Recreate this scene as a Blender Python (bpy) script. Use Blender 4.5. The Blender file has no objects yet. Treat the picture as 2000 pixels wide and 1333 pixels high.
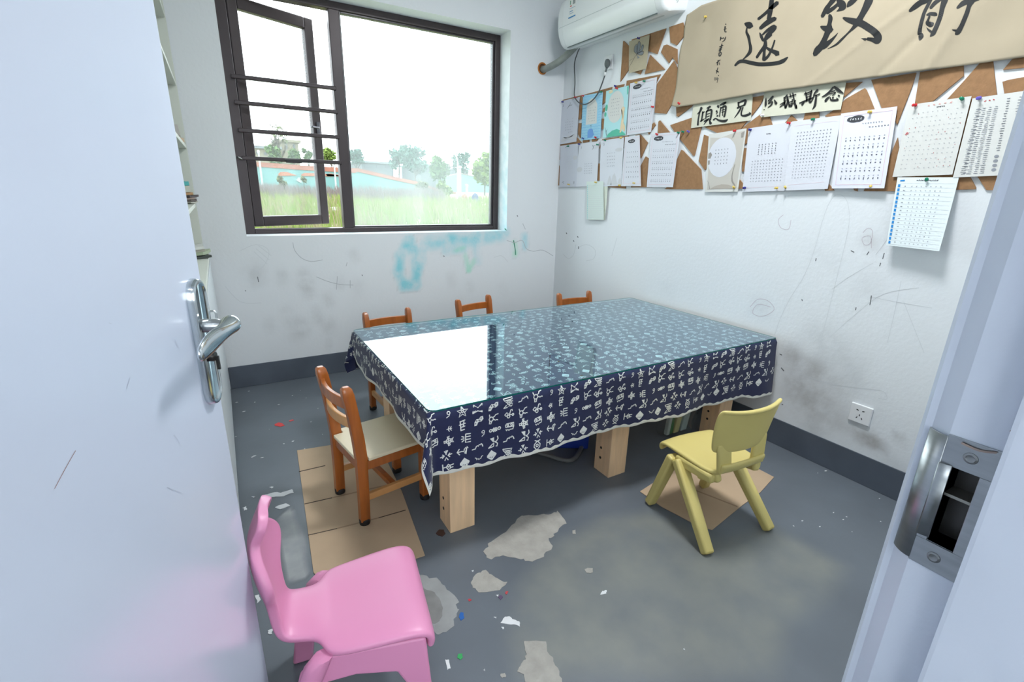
import bpy, bmesh, math, random
import numpy as np
from mathutils import Vector, Matrix
random.seed(7)
rng = np.random.default_rng(7)
S = bpy.context.scene
COL = S.collection

# ------------------------------------------------------------------ camera
CAM_H = 1.22
FPX, YAW, PITCH, ROLL = 941.51, 0.537466, 0.302982, 0.026235
_f = np.array([math.sin(YAW)*math.cos(PITCH), math.cos(YAW)*math.cos(PITCH), -math.sin(PITCH)])
_r = np.array([math.cos(YAW), -math.sin(YAW), 0.0])
_u = np.cross(_r, _f)
CR = _r*math.cos(ROLL) + _u*math.sin(ROLL)
CU = -_r*math.sin(ROLL) + _u*math.cos(ROLL)
CF = _f
CC = np.array([0, 0, CAM_H])
cam = bpy.data.cameras.new('camera')
cam.sensor_fit = 'HORIZONTAL'; cam.sensor_width = 36.0
cam.lens = FPX*36.0/2000.0
cam.clip_start = 0.02; cam.clip_end = 400
camo = bpy.data.objects.new('camera', cam); COL.objects.link(camo)
camo.matrix_world = Matrix(((CR[0], CU[0], -CF[0], 0), (CR[1], CU[1], -CF[1], 0), (CR[2], CU[2], -CF[2], CAM_H), (0, 0, 0, 1)))
S.camera = camo

# ------------------------------------------------------------------ world: bright even overcast sky
wd = bpy.data.worlds.new('overcast_sky'); S.world = wd; wd.use_nodes = True
bg = wd.node_tree.nodes['Background']
bg.inputs[0].default_value = (0.90, 0.96, 1.0, 1); bg.inputs[1].default_value = 4.2
vs = S.view_settings
vs.view_transform = 'Standard'; vs.look = 'None'; vs.gamma = 1.0; vs.use_curve_mapping = False
vs.exposure = 0.62
ROOM_LAMP_W, CORRIDOR_FILL_W = 29.0, 5.5

# measured planes of the room (metres)
XR, YB, ZC = 2.328, 3.251, 2.85
XL, YFW = -0.42, 0.15
def ray(px, py): return CF*FPX + CR*(px-1000.0) - CU*(py-666.5)
def pl(px, py, ax, v):
    d = ray(px, py); return CC + d*((v-CC[ax])/d[ax])
def onR(px, py, off=0.0): return pl(px, py, 0, XR-off)
def onB(px, py, off=0.0): return pl(px, py, 1, YB-off)
def onF(px, py, z=0.0): return pl(px, py, 2, z)

# ------------------------------------------------------------------ materials
MATS = {}
def srgb(c):
    return tuple(((x/255.0)/12.92 if x/255.0 <= .04045 else ((x/255.0+.055)/1.055)**2.4) for x in c)
def mat(name, col, rough=.5, metal=0.0, spec=.5, noise=0.0, nscale=8.0, bump=0.0, bscale=40.0, stretch=None, coat=0.0, c2=None, sheen=0.0, crough=.12):
    if name in MATS: return MATS[name]
    m = bpy.data.materials.new(name); m.use_nodes = True
    nt = m.node_tree; N = nt.nodes; L = nt.links; b = N['Principled BSDF']
    c = srgb(col) if max(col) > 1.0 else col
    b.inputs['Base Color'].default_value = (*c, 1)
    b.inputs['Roughness'].default_value = rough; b.inputs['Metallic'].default_value = metal
    b.inputs['Specular IOR Level'].default_value = spec
    if coat: b.inputs['Coat Weight'].default_value = coat; b.inputs['Coat Roughness'].default_value = crough
    if sheen: b.inputs['Sheen Weight'].default_value = sheen
    if noise or bump:
        tc = N.new('ShaderNodeTexCoord'); mp = N.new('ShaderNodeMapping'); L.new(tc.outputs['Object'], mp.inputs[0])
        if stretch: mp.inputs['Scale'].default_value = stretch
    if noise:
        nz = N.new('ShaderNodeTexNoise'); nz.inputs['Scale'].default_value = nscale; nz.inputs['Detail'].default_value = 6
        L.new(mp.outputs[0], nz.inputs['Vector'])
        mx = N.new('ShaderNodeMix'); mx.data_type = 'RGBA'
        k2 = srgb(c2) if c2 else tuple(x*(1-noise) for x in c)
        mx.inputs[6].default_value = (*k2, 1); mx.inputs[7].default_value = (*(c if c2 else tuple(min(1, x*(1+noise)) for x in c)), 1)
        rp = N.new('ShaderNodeValToRGB'); rp.color_ramp.elements[0].position = .32; rp.color_ramp.elements[1].position = .68
        L.new(nz.outputs['Fac'], rp.inputs[0]); L.new(rp.outputs[0], mx.inputs[0]); L.new(mx.outputs[2], b.inputs['Base Color'])
    if bump:
        n2 = N.new('ShaderNodeTexNoise'); n2.inputs['Scale'].default_value = bscale; n2.inputs['Detail'].default_value = 5
        L.new(mp.outputs[0], n2.inputs['Vector'])
        bp = N.new('ShaderNodeBump'); bp.inputs['Strength'].default_value = bump; bp.inputs['Distance'].default_value = .01
        L.new(n2.outputs['Fac'], bp.inputs['Height']); L.new(bp.outputs[0], b.inputs['Normal'])
    MATS[name] = m; return m

def stained(name, col, rough, noise, nscale, bump, bscale, c2=None, breakup=14.0, lo=.35, hi=.6):
    """surface whose stains (own shapes, painted per vertex in attribute 'stain', alpha = cover) sit over a noisy base"""
    m = mat(name, col, rough, noise=noise, nscale=nscale, bump=bump, bscale=bscale, c2=c2)
    nt = m.node_tree; N = nt.nodes; L = nt.links; b = N['Principled BSDF']
    base = b.inputs['Base Color'].links[0].from_socket
    at = N.new('ShaderNodeAttribute'); at.attribute_name = 'stain'
    nz = N.new('ShaderNodeTexNoise'); nz.inputs['Scale'].default_value = breakup; nz.inputs['Detail'].default_value = 8
    tc = N.new('ShaderNodeTexCoord'); L.new(tc.outputs['Object'], nz.inputs['Vector'])
    mr = N.new('ShaderNodeMapRange'); mr.inputs[1].default_value = lo; mr.inputs[2].default_value = hi
    mr.inputs[3].default_value = .45; mr.inputs[4].default_value = 1.25
    L.new(nz.outputs['Fac'], mr.inputs[0])
    mu = N.new('ShaderNodeMath'); mu.operation = 'MULTIPLY'; mu.use_clamp = True
    L.new(at.outputs['Alpha'], mu.inputs[0]); L.new(mr.outputs[0], mu.inputs[1])
    mx = N.new('ShaderNodeMix'); mx.data_type = 'RGBA'
    L.new(mu.outputs[0], mx.inputs[0]); L.new(base, mx.inputs[6]); L.new(at.outputs['Color'], mx.inputs[7])
    L.new(mx.outputs[2], b.inputs['Base Color'])
    return m

def glass(name, tint, ior=1.5, rough=0.0, veil=0.0, veilcol=(.9, .95, 1), refl=1.7, gcol=(1, 1, 1)):
    if name in MATS: return MATS[name]
    m = bpy.data.materials.new(name); m.use_nodes = True
    nt = m.node_tree; N = nt.nodes; L = nt.links; N.remove(N['Principled BSDF']); out = N['Material Output']
    tr = N.new('ShaderNodeBsdfTransparent'); tr.inputs[0].default_value = (*tint, 1)
    gl = N.new('ShaderNodeBsdfGlossy'); gl.inputs['Roughness'].default_value = rough; gl.inputs[0].default_value = (*gcol, 1)
    fr = N.new('ShaderNodeFresnel'); fr.inputs[0].default_value = ior
    ge = N.new('ShaderNodeNewGeometry'); iv = N.new('ShaderNodeMath'); iv.operation = 'SUBTRACT'; iv.inputs[0].default_value = refl
    sc = N.new('ShaderNodeMath'); sc.operation = 'MULTIPLY'; sc.inputs[1].default_value = refl; L.new(ge.outputs['Backfacing'], sc.inputs[0]); L.new(sc.outputs[0], iv.inputs[1])
    mu = N.new('ShaderNodeMath'); mu.operation = 'MULTIPLY'; mu.use_clamp = True; L.new(fr.outputs[0], mu.inputs[0]); L.new(iv.outputs[0], mu.inputs[1])
    mx = N.new('ShaderNodeMixShader'); L.new(mu.outputs[0], mx.inputs[0]); L.new(tr.outputs[0], mx.inputs[1]); L.new(gl.outputs[0], mx.inputs[2])
    last = mx
    if veil:
        tl = N.new('ShaderNodeBsdfTranslucent'); tl.inputs[0].default_value = (*veilcol, 1)
        nz = N.new('ShaderNodeTexNoise'); nz.inputs['Scale'].default_value = 2.2; nz.inputs['Detail'].default_value = 6
        tc = N.new('ShaderNodeTexCoord'); mp = N.new('ShaderNodeMapping'); mp.inputs['Scale'].default_value = (3.0, 1, .5)
        L.new(tc.outputs['Object'], mp.inputs[0]); L.new(mp.outputs[0], nz.inputs['Vector'])
        mr = N.new('ShaderNodeMapRange'); mr.inputs[1].default_value = .3; mr.inputs[2].default_value = .7
        mr.inputs[3].default_value = veil*.75; mr.inputs[4].default_value = veil*1.25
        L.new(nz.outputs['Fac'], mr.inputs[0])
        m2 = N.new('ShaderNodeMixShader'); L.new(mr.outputs[0], m2.inputs[0]); L.new(last.outputs[0], m2.inputs[1]); L.new(tl.outputs[0], m2.inputs[2]); last = m2
    L.new(last.outputs[0], out.inputs[0])
    MATS[name] = m; return m

# ------------------------------------------------------------------ mesh helpers
class MB:
    def __init__(s): s.v = []; s.f = []
    def add(s, vs_, fs_):
        o = len(s.v); s.v += [tuple(map(float, p)) for p in vs_]; s.f += [tuple(i+o for i in q) for q in fs_]; return s
    def box(s, lo, hi):
        x0, y0, z0 = lo; x1, y1, z1 = hi
        return s.add([(x0,y0,z0),(x1,y0,z0),(x1,y1,z0),(x0,y1,z0),(x0,y0,z1),(x1,y0,z1),(x1,y1,z1),(x0,y1,z1)],
                     [(0,3,2,1),(4,5,6,7),(0,1,5,4),(1,2,6,5),(2,3,7,6),(3,0,4,7)])
    def prism(s, pts, d):
        """closed 3-D outline pts extruded by vector d"""
        n = len(pts); P = [np.array(p, float) for p in pts]; Q = [p+np.array(d, float) for p in P]
        fs_ = [tuple(range(n-1, -1, -1)), tuple(range(n, 2*n))]
        for i in range(n): j = (i+1) % n; fs_.append((i, j, n+j, n+i))
        return s.add(P+Q, fs_)
    def beam(s, a, b, wa, wb=None, up=(0,0,1)):
        """tapered rectangular bar from a to b; wa/wb = (width, depth)"""
        wb = wb or wa; a = np.array(a, float); b = np.array(b, float); d = b-a; d /= np.linalg.norm(d)
        x = np.cross(np.array(up, float), d)
        if np.linalg.norm(x) < 1e-4: x = np.array([1., 0, 0])
        x /= np.linalg.norm(x); y = np.cross(d, x)
        V = []
        for p, w in ((a, wa), (b, wb)):
            for sx, sy in ((-1,-1),(1,-1),(1,1),(-1,1)): V.append(p + x*sx*w[0]/2 + y*sy*w[1]/2)
        return s.add(V, [(0,3,2,1),(4,5,6,7),(0,1,5,4),(1,2,6,5),(2,3,7,6),(3,0,4,7)])
    def tube(s, pts, r, n=10, caps=True):
        P = [np.array(p, float) for p in pts]; R_ = r if isinstance(r, (list, tuple)) else [r]*len(P)
        V = []; F = []; prev = None
        for i, p in enumerate(P):
            d = P[min(i+1, len(P)-1)] - P[max(i-1, 0)]; d /= (np.linalg.norm(d)+1e-12)
            if prev is None:
                a = np.array([0, 0, 1.]) if abs(d[2]) < .9 else np.array([1., 0, 0])
                x = np.cross(a, d)
            else: x = prev - d*(prev@d)
            x /= np.linalg.norm(x); y = np.cross(d, x); prev = x
            for k in range(n):
                t = 2*math.pi*k/n; V.append(p + (x*math.cos(t)+y*math.sin(t))*R_[i])
        for i in range(len(P)-1):
            for k in range(n): j = (k+1) % n; F.append((i*n+k, i*n+j, (i+1)*n+j, (i+1)*n+k))
        if caps: F.append(tuple(range(n-1, -1, -1))); F.append(tuple(range((len(P)-1)*n, len(P)*n)))
        return s.add(V, F)
    def lathe(s, prof, n=16, o=(0,0,0), ax=(0,0,1)):
        """profile [(r, h)] turned about axis ax through o"""
        d = np.array(ax, float); d /= np.linalg.norm(d); o = np.array(o, float)
        a = np.array([0, 0, 1.]) if abs(d[2]) < .9 else np.array([1., 0, 0])
        x = np.cross(a, d); x /= np.linalg.norm(x); y = np.cross(d, x); V = []; F = []
        for r, h in prof:
            for k in range(n):
                t = 2*math.pi*k/n; V.append(o + d*h + (x*math.cos(t)+y*math.sin(t))*r)
        for i in range(len(prof)-1):
            for k in range(n): j = (k+1) % n; F.append((i*n+k, i*n+j, (i+1)*n+j, (i+1)*n+k))
        F.append(tuple(range(n-1, -1, -1))); F.append(tuple(range((len(prof)-1)*n, len(prof)*n)))
        return s.add(V, F)
    def grid(s, fn, us, vs_, skip=None):
        nu, nv = len(us), len(vs_); V = [fn(u, v) for v in vs_ for u in us]; F = []
        for j in range(nv-1):
            for i in range(nu-1):
                if skip and skip((us[i]+us[i+1])/2, (vs_[j]+vs_[j+1])/2): continue
                F.append((j*nu+i, j*nu+i+1, (j+1)*nu+i+1, (j+1)*nu+i))
        return s.add(V, F)

def mesh_of(name, mb):
    me = bpy.data.meshes.new(name); me.from_pydata([tuple(p) for p in mb.v], [], mb.f); me.update()
    return me
def obj(name, mb, m, parent=None, smooth=False, bevel=0.0, bseg=2, subsurf=0, solid=0.0, soff=0.0, auto=None, base=True, fixn=True):
    """one mesh object. top-level: origin moved to its base; child: verts are in the parent's space unless mb.world"""
    V = np.array(mb.v, float); o = np.zeros(3)
    if parent is None and base:
        o = np.array([(V[:,0].min()+V[:,0].max())/2, (V[:,1].min()+V[:,1].max())/2, V[:,2].min()])
    elif parent is not None and getattr(mb, 'world', False):
        o = np.array(parent.get('_o', (0, 0, 0))) if '_o' in parent else np.zeros(3)
    V = V - o
    me = bpy.data.meshes.new(name); me.from_pydata([tuple(p) for p in V], [], mb.f); me.update()
    if fixn:
        bm = bmesh.new(); bm.from_mesh(me); bmesh.ops.recalc_face_normals(bm, faces=bm.faces); bm.to_mesh(me); bm.free()
    ob = bpy.data.objects.new(name, me); COL.objects.link(ob)
    if m: me.materials.append(m)
    if parent is not None: ob.parent = parent; ob['_o'] = list(parent.get('_o', (0, 0, 0)))
    else: ob.location = o; ob['_o'] = list(o)
    if smooth:
        for p in me.polygons: p.use_smooth = True
        if auto: me.set_sharp_from_angle(angle=math.radians(auto))
    if solid: md = ob.modifiers.new('thickness', 'SOLIDIFY'); md.thickness = solid; md.offset = soff
    if bevel: md = ob.modifiers.new('edges', 'BEVEL'); md.width = bevel; md.segments = bseg; md.limit_method = 'ANGLE'; md.angle_limit = math.radians(35)
    if subsurf: md = ob.modifiers.new('smooth', 'SUBSURF'); md.levels = subsurf; md.render_levels = subsurf
    return ob
def tag(o, label, cat, group=None):
    o['label'] = label; o['category'] = cat
    if group: o['group'] = group
    return o
def thing(name, label, cat, loc=(0,0,0), rz=0.0, group=None):
    o = bpy.data.objects.new(name, None); COL.objects.link(o); o.empty_display_size = .05
    o.location = loc; o.rotation_euler = (0, 0, rz); o['_o'] = list(map(float, loc))
    if label: tag(o, label, cat, group)
    return o
def struct(o): o['kind'] = 'structure'; return o
def wmb():
    m = MB(); m.world = True; return m
def dup(root, loc, rz, label):
    r = root.copy(); COL.objects.link(r); r.location = loc; r.rotation_euler = (0, 0, rz); r['label'] = label
    for ch in list(root.children):
        c = ch.copy(); COL.objects.link(c); c.parent = r
        for g in list(ch.children):
            d = g.copy(); COL.objects.link(d); d.parent = c
    return r
def lerp(a, b, t): return a + (b-a)*t
def interp(x, xs, ys): return float(np.interp(x, xs, ys))
def smooth01(x): x = min(1, max(0, x)); return x*x*(3-2*x)
def catmull(P, n=6):
    P = [np.array(p, float) for p in P]
    if len(P) < 3:
        return [lerp(P[0], P[-1], k/float(n)) for k in range(n+1)] if len(P) == 2 else P
    out = []
    for i in range(len(P)-1):
        p0 = P[max(i-1, 0)]; p1 = P[i]; p2 = P[i+1]; p3 = P[min(i+2, len(P)-1)]
        for k in range(n):
            t = k/float(n); out.append(.5*((2*p1)+(-p0+p2)*t+(2*p0-5*p1+4*p2-p3)*t*t+(-p0+3*p1-3*p2+p3)*t**3))
    out.append(P[-1]); return out
def ribbon(mb, pts, M, sub=5, smooth=True):
    """brush stroke: pts [(x, y, width)] in drawing units, M maps (x, y) to 3-D"""
    P = [np.array(p, float) for p in pts]
    if len(P) == 1:
        x, y, w = P[0]; mb.add([M(x+w/2*math.cos(a), y+w/2*math.sin(a)) for a in np.linspace(0, 2*math.pi, 9)[:-1]], [tuple(range(8))]); return
    Q = catmull(P, sub) if smooth else P
    Lf = []; Rt = []
    for i, q in enumerate(Q):
        d = Q[min(i+1, len(Q)-1)][:2] - Q[max(i-1, 0)][:2]; d /= (np.linalg.norm(d)+1e-9); n = np.array([-d[1], d[0]]); w = max(q[2], 1e-5)/2
        Lf.append(q[:2]+n*w); Rt.append(q[:2]-n*w)
    ends = []
    for q, d, in ((Q[0], Q[0]-Q[1]), (Q[-1], Q[-1]-Q[-2])):
        e = d[:2]/(np.linalg.norm(d[:2])+1e-9); ends.append(q[:2]+e*max(q[2], 1e-5)*.4)
    n = len(Q)
    V = [M(*p) for p in Lf]+[M(*p) for p in Rt]+[M(*ends[0]), M(*ends[1])]
    F = [(i, i+1, n+i+1, n+i) for i in range(n-1)] + [(0, n, 2*n), (n-1, 2*n+1, 2*n-1)]
    mb.add(V, F)

def paint(me_obj, fn):
    """per-vertex stain colour (r, g, b, cover) from fn(x, y, z) in world space"""
    me = me_obj.data; o = me_obj.location
    ca = me.color_attributes.new('stain', 'FLOAT_COLOR', 'POINT')
    buf = np.zeros(len(me.vertices)*4, dtype=np.float32)
    for i, v in enumerate(me.vertices):
        buf[4*i:4*i+4] = fn(v.co.x+o.x, v.co.y+o.y, v.co.z+o.z)
    ca.data.foreach_set('color', buf)
def seg_d(p, a, b):
    ax, ay = a; bx, by = b; dx, dy = bx-ax, by-ay; l = dx*dx+dy*dy
    t = 0 if l == 0 else max(0, min(1, ((p[0]-ax)*dx+(p[1]-ay)*dy)/l))
    return math.hypot(p[0]-ax-t*dx, p[1]-ay-t*dy)

# ================================================================== the room shell
WHITE = stained('wall_paint', (226, 230, 233), .62, .015, 1.3, .10, 55)
PLAIN = mat('plain_wall_paint', (226, 230, 233), .65, noise=.015, nscale=1.5, bump=.06, bscale=60)
SKIRT = mat('grey_skirting_paint', (84, 92, 103), .38, noise=.14, nscale=5, bump=.05, bscale=30)
FLOORM = stained('painted_concrete', (101, 108, 116), .40, .10, 3.0, .06, 22, breakup=7.0, lo=.3, hi=.7)
WX0, WX1, WZ0, WZ1 = .118, 1.864, .925, 2.256

def lines(a, b, step, extra=()):
    L_ = list(np.linspace(a, b, max(2, int(round((b-a)/step))+1)))
    for e in extra:
        if all(abs(e-q) > 1e-6 for q in L_): L_.append(e)
    return sorted(L_)

def stain_field(caps):
    """caps: (a, b, radius, colour 0-255, cover); soft capsule stains in a plane"""
    C_ = [(a, b, r, srgb(c), k) for a, b, r, c, k in caps]
    def f(p):
        col = np.zeros(3); al = 0.0
        for a, b, r, c, k in C_:
            if not (min(a[0], b[0])-r < p[0] < max(a[0], b[0])+r and min(a[1], b[1])-r < p[1] < max(a[1], b[1])+r): continue
            d = seg_d(p, a, b)
            if d < r:
                w = k*smooth01(1-d/r)
                na = al+w*(1-al); col = (col*al*(1-w)+np.array(c)*w)/max(na, 1e-6); al = na
        return (*col, al)
    return f
def capB(pts, r, c, k):
    Q = [(lambda q: (q[0], q[2]))(onB(*p)) for p in pts]
    return [(Q[i], Q[min(i+1, len(Q)-1)], r, c, k) for i in range(max(1, len(Q)-1))]
def capR(pts, r, c, k):
    Q = [(lambda q: (q[1], q[2]))(onR(*p)) for p in pts]
    return [(Q[i], Q[min(i+1, len(Q)-1)], r, c, k) for i in range(max(1, len(Q)-1))]

# back wall with the window opening
TEAL, GRN, SMU, PEN = (146, 214, 224), (150, 228, 190), (142, 142, 140), (120, 125, 130)
caps = []
caps += capB([(800, 470), (782, 500), (778, 530), (788, 558), (812, 556), (815, 520), (808, 490), (798, 472)], .058, TEAL, .8)
caps += capB([(795, 560), (815, 558)], .05, TEAL, .5)
caps += capB([(826, 475), (828, 510), (816, 540)], .035, TEAL, .4)
caps += capB([(840, 475), (880, 470), (930, 466), (985, 458)], .08, TEAL, .72)
caps += capB([(870, 490), (905, 488)], .05, TEAL, .4)
caps += capB([(925, 470), (935, 510)], .05, TEAL, .35)
caps += capB([(908, 500), (916, 528), (926, 510)], .035, (130, 225, 190), .4)
caps += capB([(1005, 476), (1006, 496)], .045, GRN, .5)
caps += capB([(1024, 462), (1026, 482)], .05, TEAL, .55)
caps += capB([(890, 490), (905, 485)], .03, GRN, .35)
for p, r, k in (((495, 530), .09, .3), ((592, 540), .07, .32), ((600, 560), .06, .28), ((616, 610), .06, .3), ((640, 632), .07, .28), ((588, 632), .07, .28), ((550, 535), .06, .25), ((640, 580), .06, .22),
                ((700, 560), .08, .14), ((525, 630), .05, .25), ((880, 540), .06, .16), ((915, 555), .05, .16), ((690, 495), .05, .2), ((660, 545), .05, .2), ((560, 610), .06, .2), ((640, 665), .03, .3), ((575, 640), .09, .2), ((980, 560), .06, .1)):
    caps += capB([p, (p[0]+4, p[1]+12)], r*1.15, SMU, k*.62)
def fB(u, v): return (u, YB, v)
mb = MB(); us = lines(XL, XR, .022, (WX0, WX1)); zs = lines(0, ZC, .022, (WZ0, WZ1))
mb.grid(fB, us, zs, lambda u, v: WX0 < u < WX1 and WZ0 < v < WZ1)
D = .26
mb.add([(WX0,YB,WZ0),(WX1,YB,WZ0),(WX1,YB,WZ1),(WX0,YB,WZ1),(WX0,YB+D,WZ0),(WX1,YB+D,WZ0),(WX1,YB+D,WZ1),(WX0,YB+D,WZ1)],
       [(0,1,5,4),(1,2,6,5),(2,3,7,6),(3,0,4,7)])
ex0, ex1, ez1 = XL-.3, XR+.3, ZC+.2
mb.add([(ex0,YB+D,-.3),(ex1,YB+D,-.3),(ex1,YB+D,ez1),(ex0,YB+D,ez1),(WX0,YB+D,WZ0),(WX1,YB+D,WZ0),(WX1,YB+D,WZ1),(WX0,YB+D,WZ1)],
       [(0,1,5,4),(1,2,6,5),(2,3,7,6),(3,0,4,7)])
wall_back = struct(obj('wall_back', mb, WHITE, base=False, fixn=False))
fld = stain_field(caps)
paint(wall_back, lambda x, y, z: fld((x, z)) if y < YB+.001 else (0, 0, 0, 0))

# right wall
caps = []
DIRT = (118, 110, 100)
for p, r, k in (((1560, 720), .12, .28), ((1555, 770), .13, .32), ((1590, 800), .15, .3), ((1610, 760), .13, .25), ((1640, 700), .15, .18), ((1600, 660), .14, .16), ((1545, 690), .07, .3),
                ((1680, 850), .06, .55), ((1700, 862), .06, .5), ((1720, 870), .035, .35), ((1755, 856), .035, .35), ((1640, 830), .1, .22), ((1545, 740), .06, .35), ((1580, 840), .08, .2),
                ((1690, 560), .12, .1), ((1610, 500), .10, .08), ((1695, 470), .06, .22), ((1480, 600), .10, .12), ((1590, 715), .07, .3), ((1665, 745), .1, .16), ((1740, 905), .08, .14), ((1300, 560), .1, .06)):
    caps += capR([p, (p[0]+8, p[1]+6)], r, DIRT if k > .2 else PEN, k*.75)
mb = MB()
def fRw(u, v): return (XR, u, v)
mb.grid(fRw, lines(YFW, YB, .028), lines(0, ZC, .028))
wall_right = struct(obj('wall_right', mb, WHITE, base=False, fixn=False))
fld2 = stain_field(caps)
paint(wall_right, lambda x, y, z: fld2((y, z)))
sh = MB(); sh.add([(XR+.02, -2.4, -.3), (XR+.02, YB+.2, -.3), (XR+.02, YB+.2, ZC+.1), (XR+.02, -2.4, ZC+.1)], [(0, 1, 2, 3)])

# pencil and crayon marks drawn on the walls (flat strokes)
def wall_lines(name, par, on, strokes, w, m, off=.0006):
    mb = wmb()
    for st in strokes: ribbon(mb, [(x, y, w) for x, y in st], lambda a, b: on(a, b, off), 4)
    return obj(name, mb, m, par, fixn=False)
PENCIL = mat('pencil_grey', (184, 188, 192), .8); PENC2 = mat('faint_pencil', (212, 216, 219), .8); INKDOT = mat('dark_ink_marks', (104, 108, 112), .7)
GCRAY = mat('green_crayon', (60, 140, 110), .8)
wall_lines('pencil_mark', wall_back, onB, [[(572, 474), (576, 490), (590, 505), (608, 511), (630, 508)], [(678, 513), (676, 520)], [(990, 470), (1005, 474), (1020, 470), (1028, 486), (1042, 491), (1060, 489), (1080, 500)],
           [(1021, 437), (1026, 448)], [(618, 541), (640, 550), (665, 556), (690, 557)], [(659, 540), (657, 566)], [(684, 548), (684, 563)]], 1.1, PENCIL)
wall_lines('faint_scribble', wall_back, onB, [[(470, 490), (500, 478), (525, 490), (515, 520), (490, 535)], [(505, 480), (530, 500)], [(500, 486), (526, 508)], [(496, 492), (522, 516)], [(440, 560), (470, 590), (510, 592)],
           [(965, 503), (980, 500), (992, 512)]], .9, PENC2)
wall_lines('green_crayon_mark', wall_back, onB, [[(1003, 470), (1006, 486), (1007, 498)], [(986, 447), (989, 450)]], 1.8, GCRAY)
wall_lines('dark_speck', wall_back, onB, [[(707, 537), (708, 539)], [(503, 541), (505, 551)], [(1010, 421), (1011, 423)], [(479, 568), (480, 569)], [(866, 500), (868, 501)]], 1.5, INKDOT)
wall_lines('pencil_mark', wall_right, onR, [[(1513, 655), (1525, 620), (1545, 580), (1570, 540), (1590, 490), (1610, 420), (1625, 388), (1640, 380), (1655, 395), (1658, 440), (1640, 520), (1620, 600), (1600, 680)],
           [(1625, 565), (1660, 540), (1705, 514)], [(1620, 660), (1670, 615), (1725, 575), (1795, 562)], [(1700, 580), (1750, 590), (1820, 602)], [(1760, 550), (1745, 620), (1733, 670)], [(1765, 590), (1785, 640), (1805, 690)],
           [(1710, 498), (1735, 465)], [(1628, 670), (1655, 668)], [(1560, 730), (1620, 750), (1690, 760), (1725, 765), (1732, 780), (1715, 778)], [(1100, 497), (1110, 505), (1120, 498), (1125, 478)],
           [(1126, 486), (1145, 478), (1162, 488), (1160, 505), (1145, 510)], [(1205, 465), (1195, 500)]], 1.0, PENC2)
wall_lines('crayon_scribble', wall_right, onR, [[(1465, 600), (1480, 585), (1500, 588), (1512, 605), (1490, 618), (1470, 612), (1480, 595), (1505, 600)], [(1685, 455), (1695, 446), (1704, 452), (1700, 475), (1688, 478), (1684, 465), (1700, 462), (1702, 485)],
           [(1530, 420), (1520, 430), (1525, 445), (1540, 448), (1545, 430)]], .9, mat('faint_red_crayon', (196, 186, 194), .8))
wall_lines('dark_speck', wall_right, onR, [[(1697, 492), (1693, 498)], [(1594, 505), (1593, 510)], [(1727, 495), (1724, 506)], [(1720, 514), (1718, 520)], [(1662, 490), (1668, 493)], [(1523, 692), (1527, 694)], [(1526, 719), (1531, 725)], [(1527, 790), (1529, 791)],
           [(1127, 790), (1127, 791)], [(1120, 470), (1121, 472)], [(1130, 482), (1130, 486)], [(1128, 462), (1129, 464)], [(1566, 585), (1567, 588)], [(1702, 578), (1699, 596)], [(1672, 601), (1671, 606)], [(1106, 455), (1107, 457)]], 1.7, INKDOT)

# left and front walls, ceiling, corridor
DX0, DX1, DZ = -.40, .53, 2.10
struct(obj('wall_left', MB().box((XL-.15, -.05, 0), (XL, YB, ZC)), PLAIN, base=False))
mb = MB().box((XL-.15, -.05, 0), (DX0, YFW, ZC)).box((DX1, -.05, 0), (XR+.02, YFW, ZC)).box((DX0, -.05, DZ), (DX1, YFW, ZC))
struct(obj('wall_front', mb, PLAIN, base=False))
struct(obj('ceiling', MB().box((XL-.15, -2.2, ZC), (XR+.3, YB+.26, ZC+.12)), PLAIN, base=False))
mb = MB().box((-2.4, -2.2, 0), (2.6, -2.0, .95)).box((-2.4, -2.2, 2.15), (2.6, -2.0, ZC)).box((-2.4, -2.2, .95), (-1.9, -2.0, 2.15)).box((.9, -2.2, .95), (2.6, -2.0, 2.15)).box((-2.6, -2.2, 0), (-2.4, -.05, ZC)).box((2.6, -2.2, 0), (2.8, -.05, ZC)).box((-2.6, -.05, 0), (XL-.15, YFW-.12, ZC)).box((-2.6, -2.2, ZC), (XL-.15, -.05, ZC+.12))  # wide opening in the unseen far wall, added for fill through the doorway
mb.box((XR+.02, -.06, 0), (2.8, YB+.2, ZC)).box((XR+.3, -2.2, ZC), (2.8, -.05, ZC+.12))
struct(obj('wall_corridor', mb, PLAIN, base=False))
struct(obj('floor_corridor', MB().box((-2.6, -2.2, -.15), (2.8, -.05, -.001)), FLOORM, base=False))
struct(obj('baseboard_back', MB().box((-.08, YB-.006, 0), (XR-.006, YB, .142)), SKIRT, base=False, bevel=.002))
struct(obj('baseboard_right', MB().box((XR-.006, YFW, 0), (XR, YB, .137)), SKIRT, base=False, bevel=.002))
struct(obj('baseboard_front', MB().box((.62, YFW, 0), (XR-.006, YFW+.006, .137)), SKIRT, base=False, bevel=.002))

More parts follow.
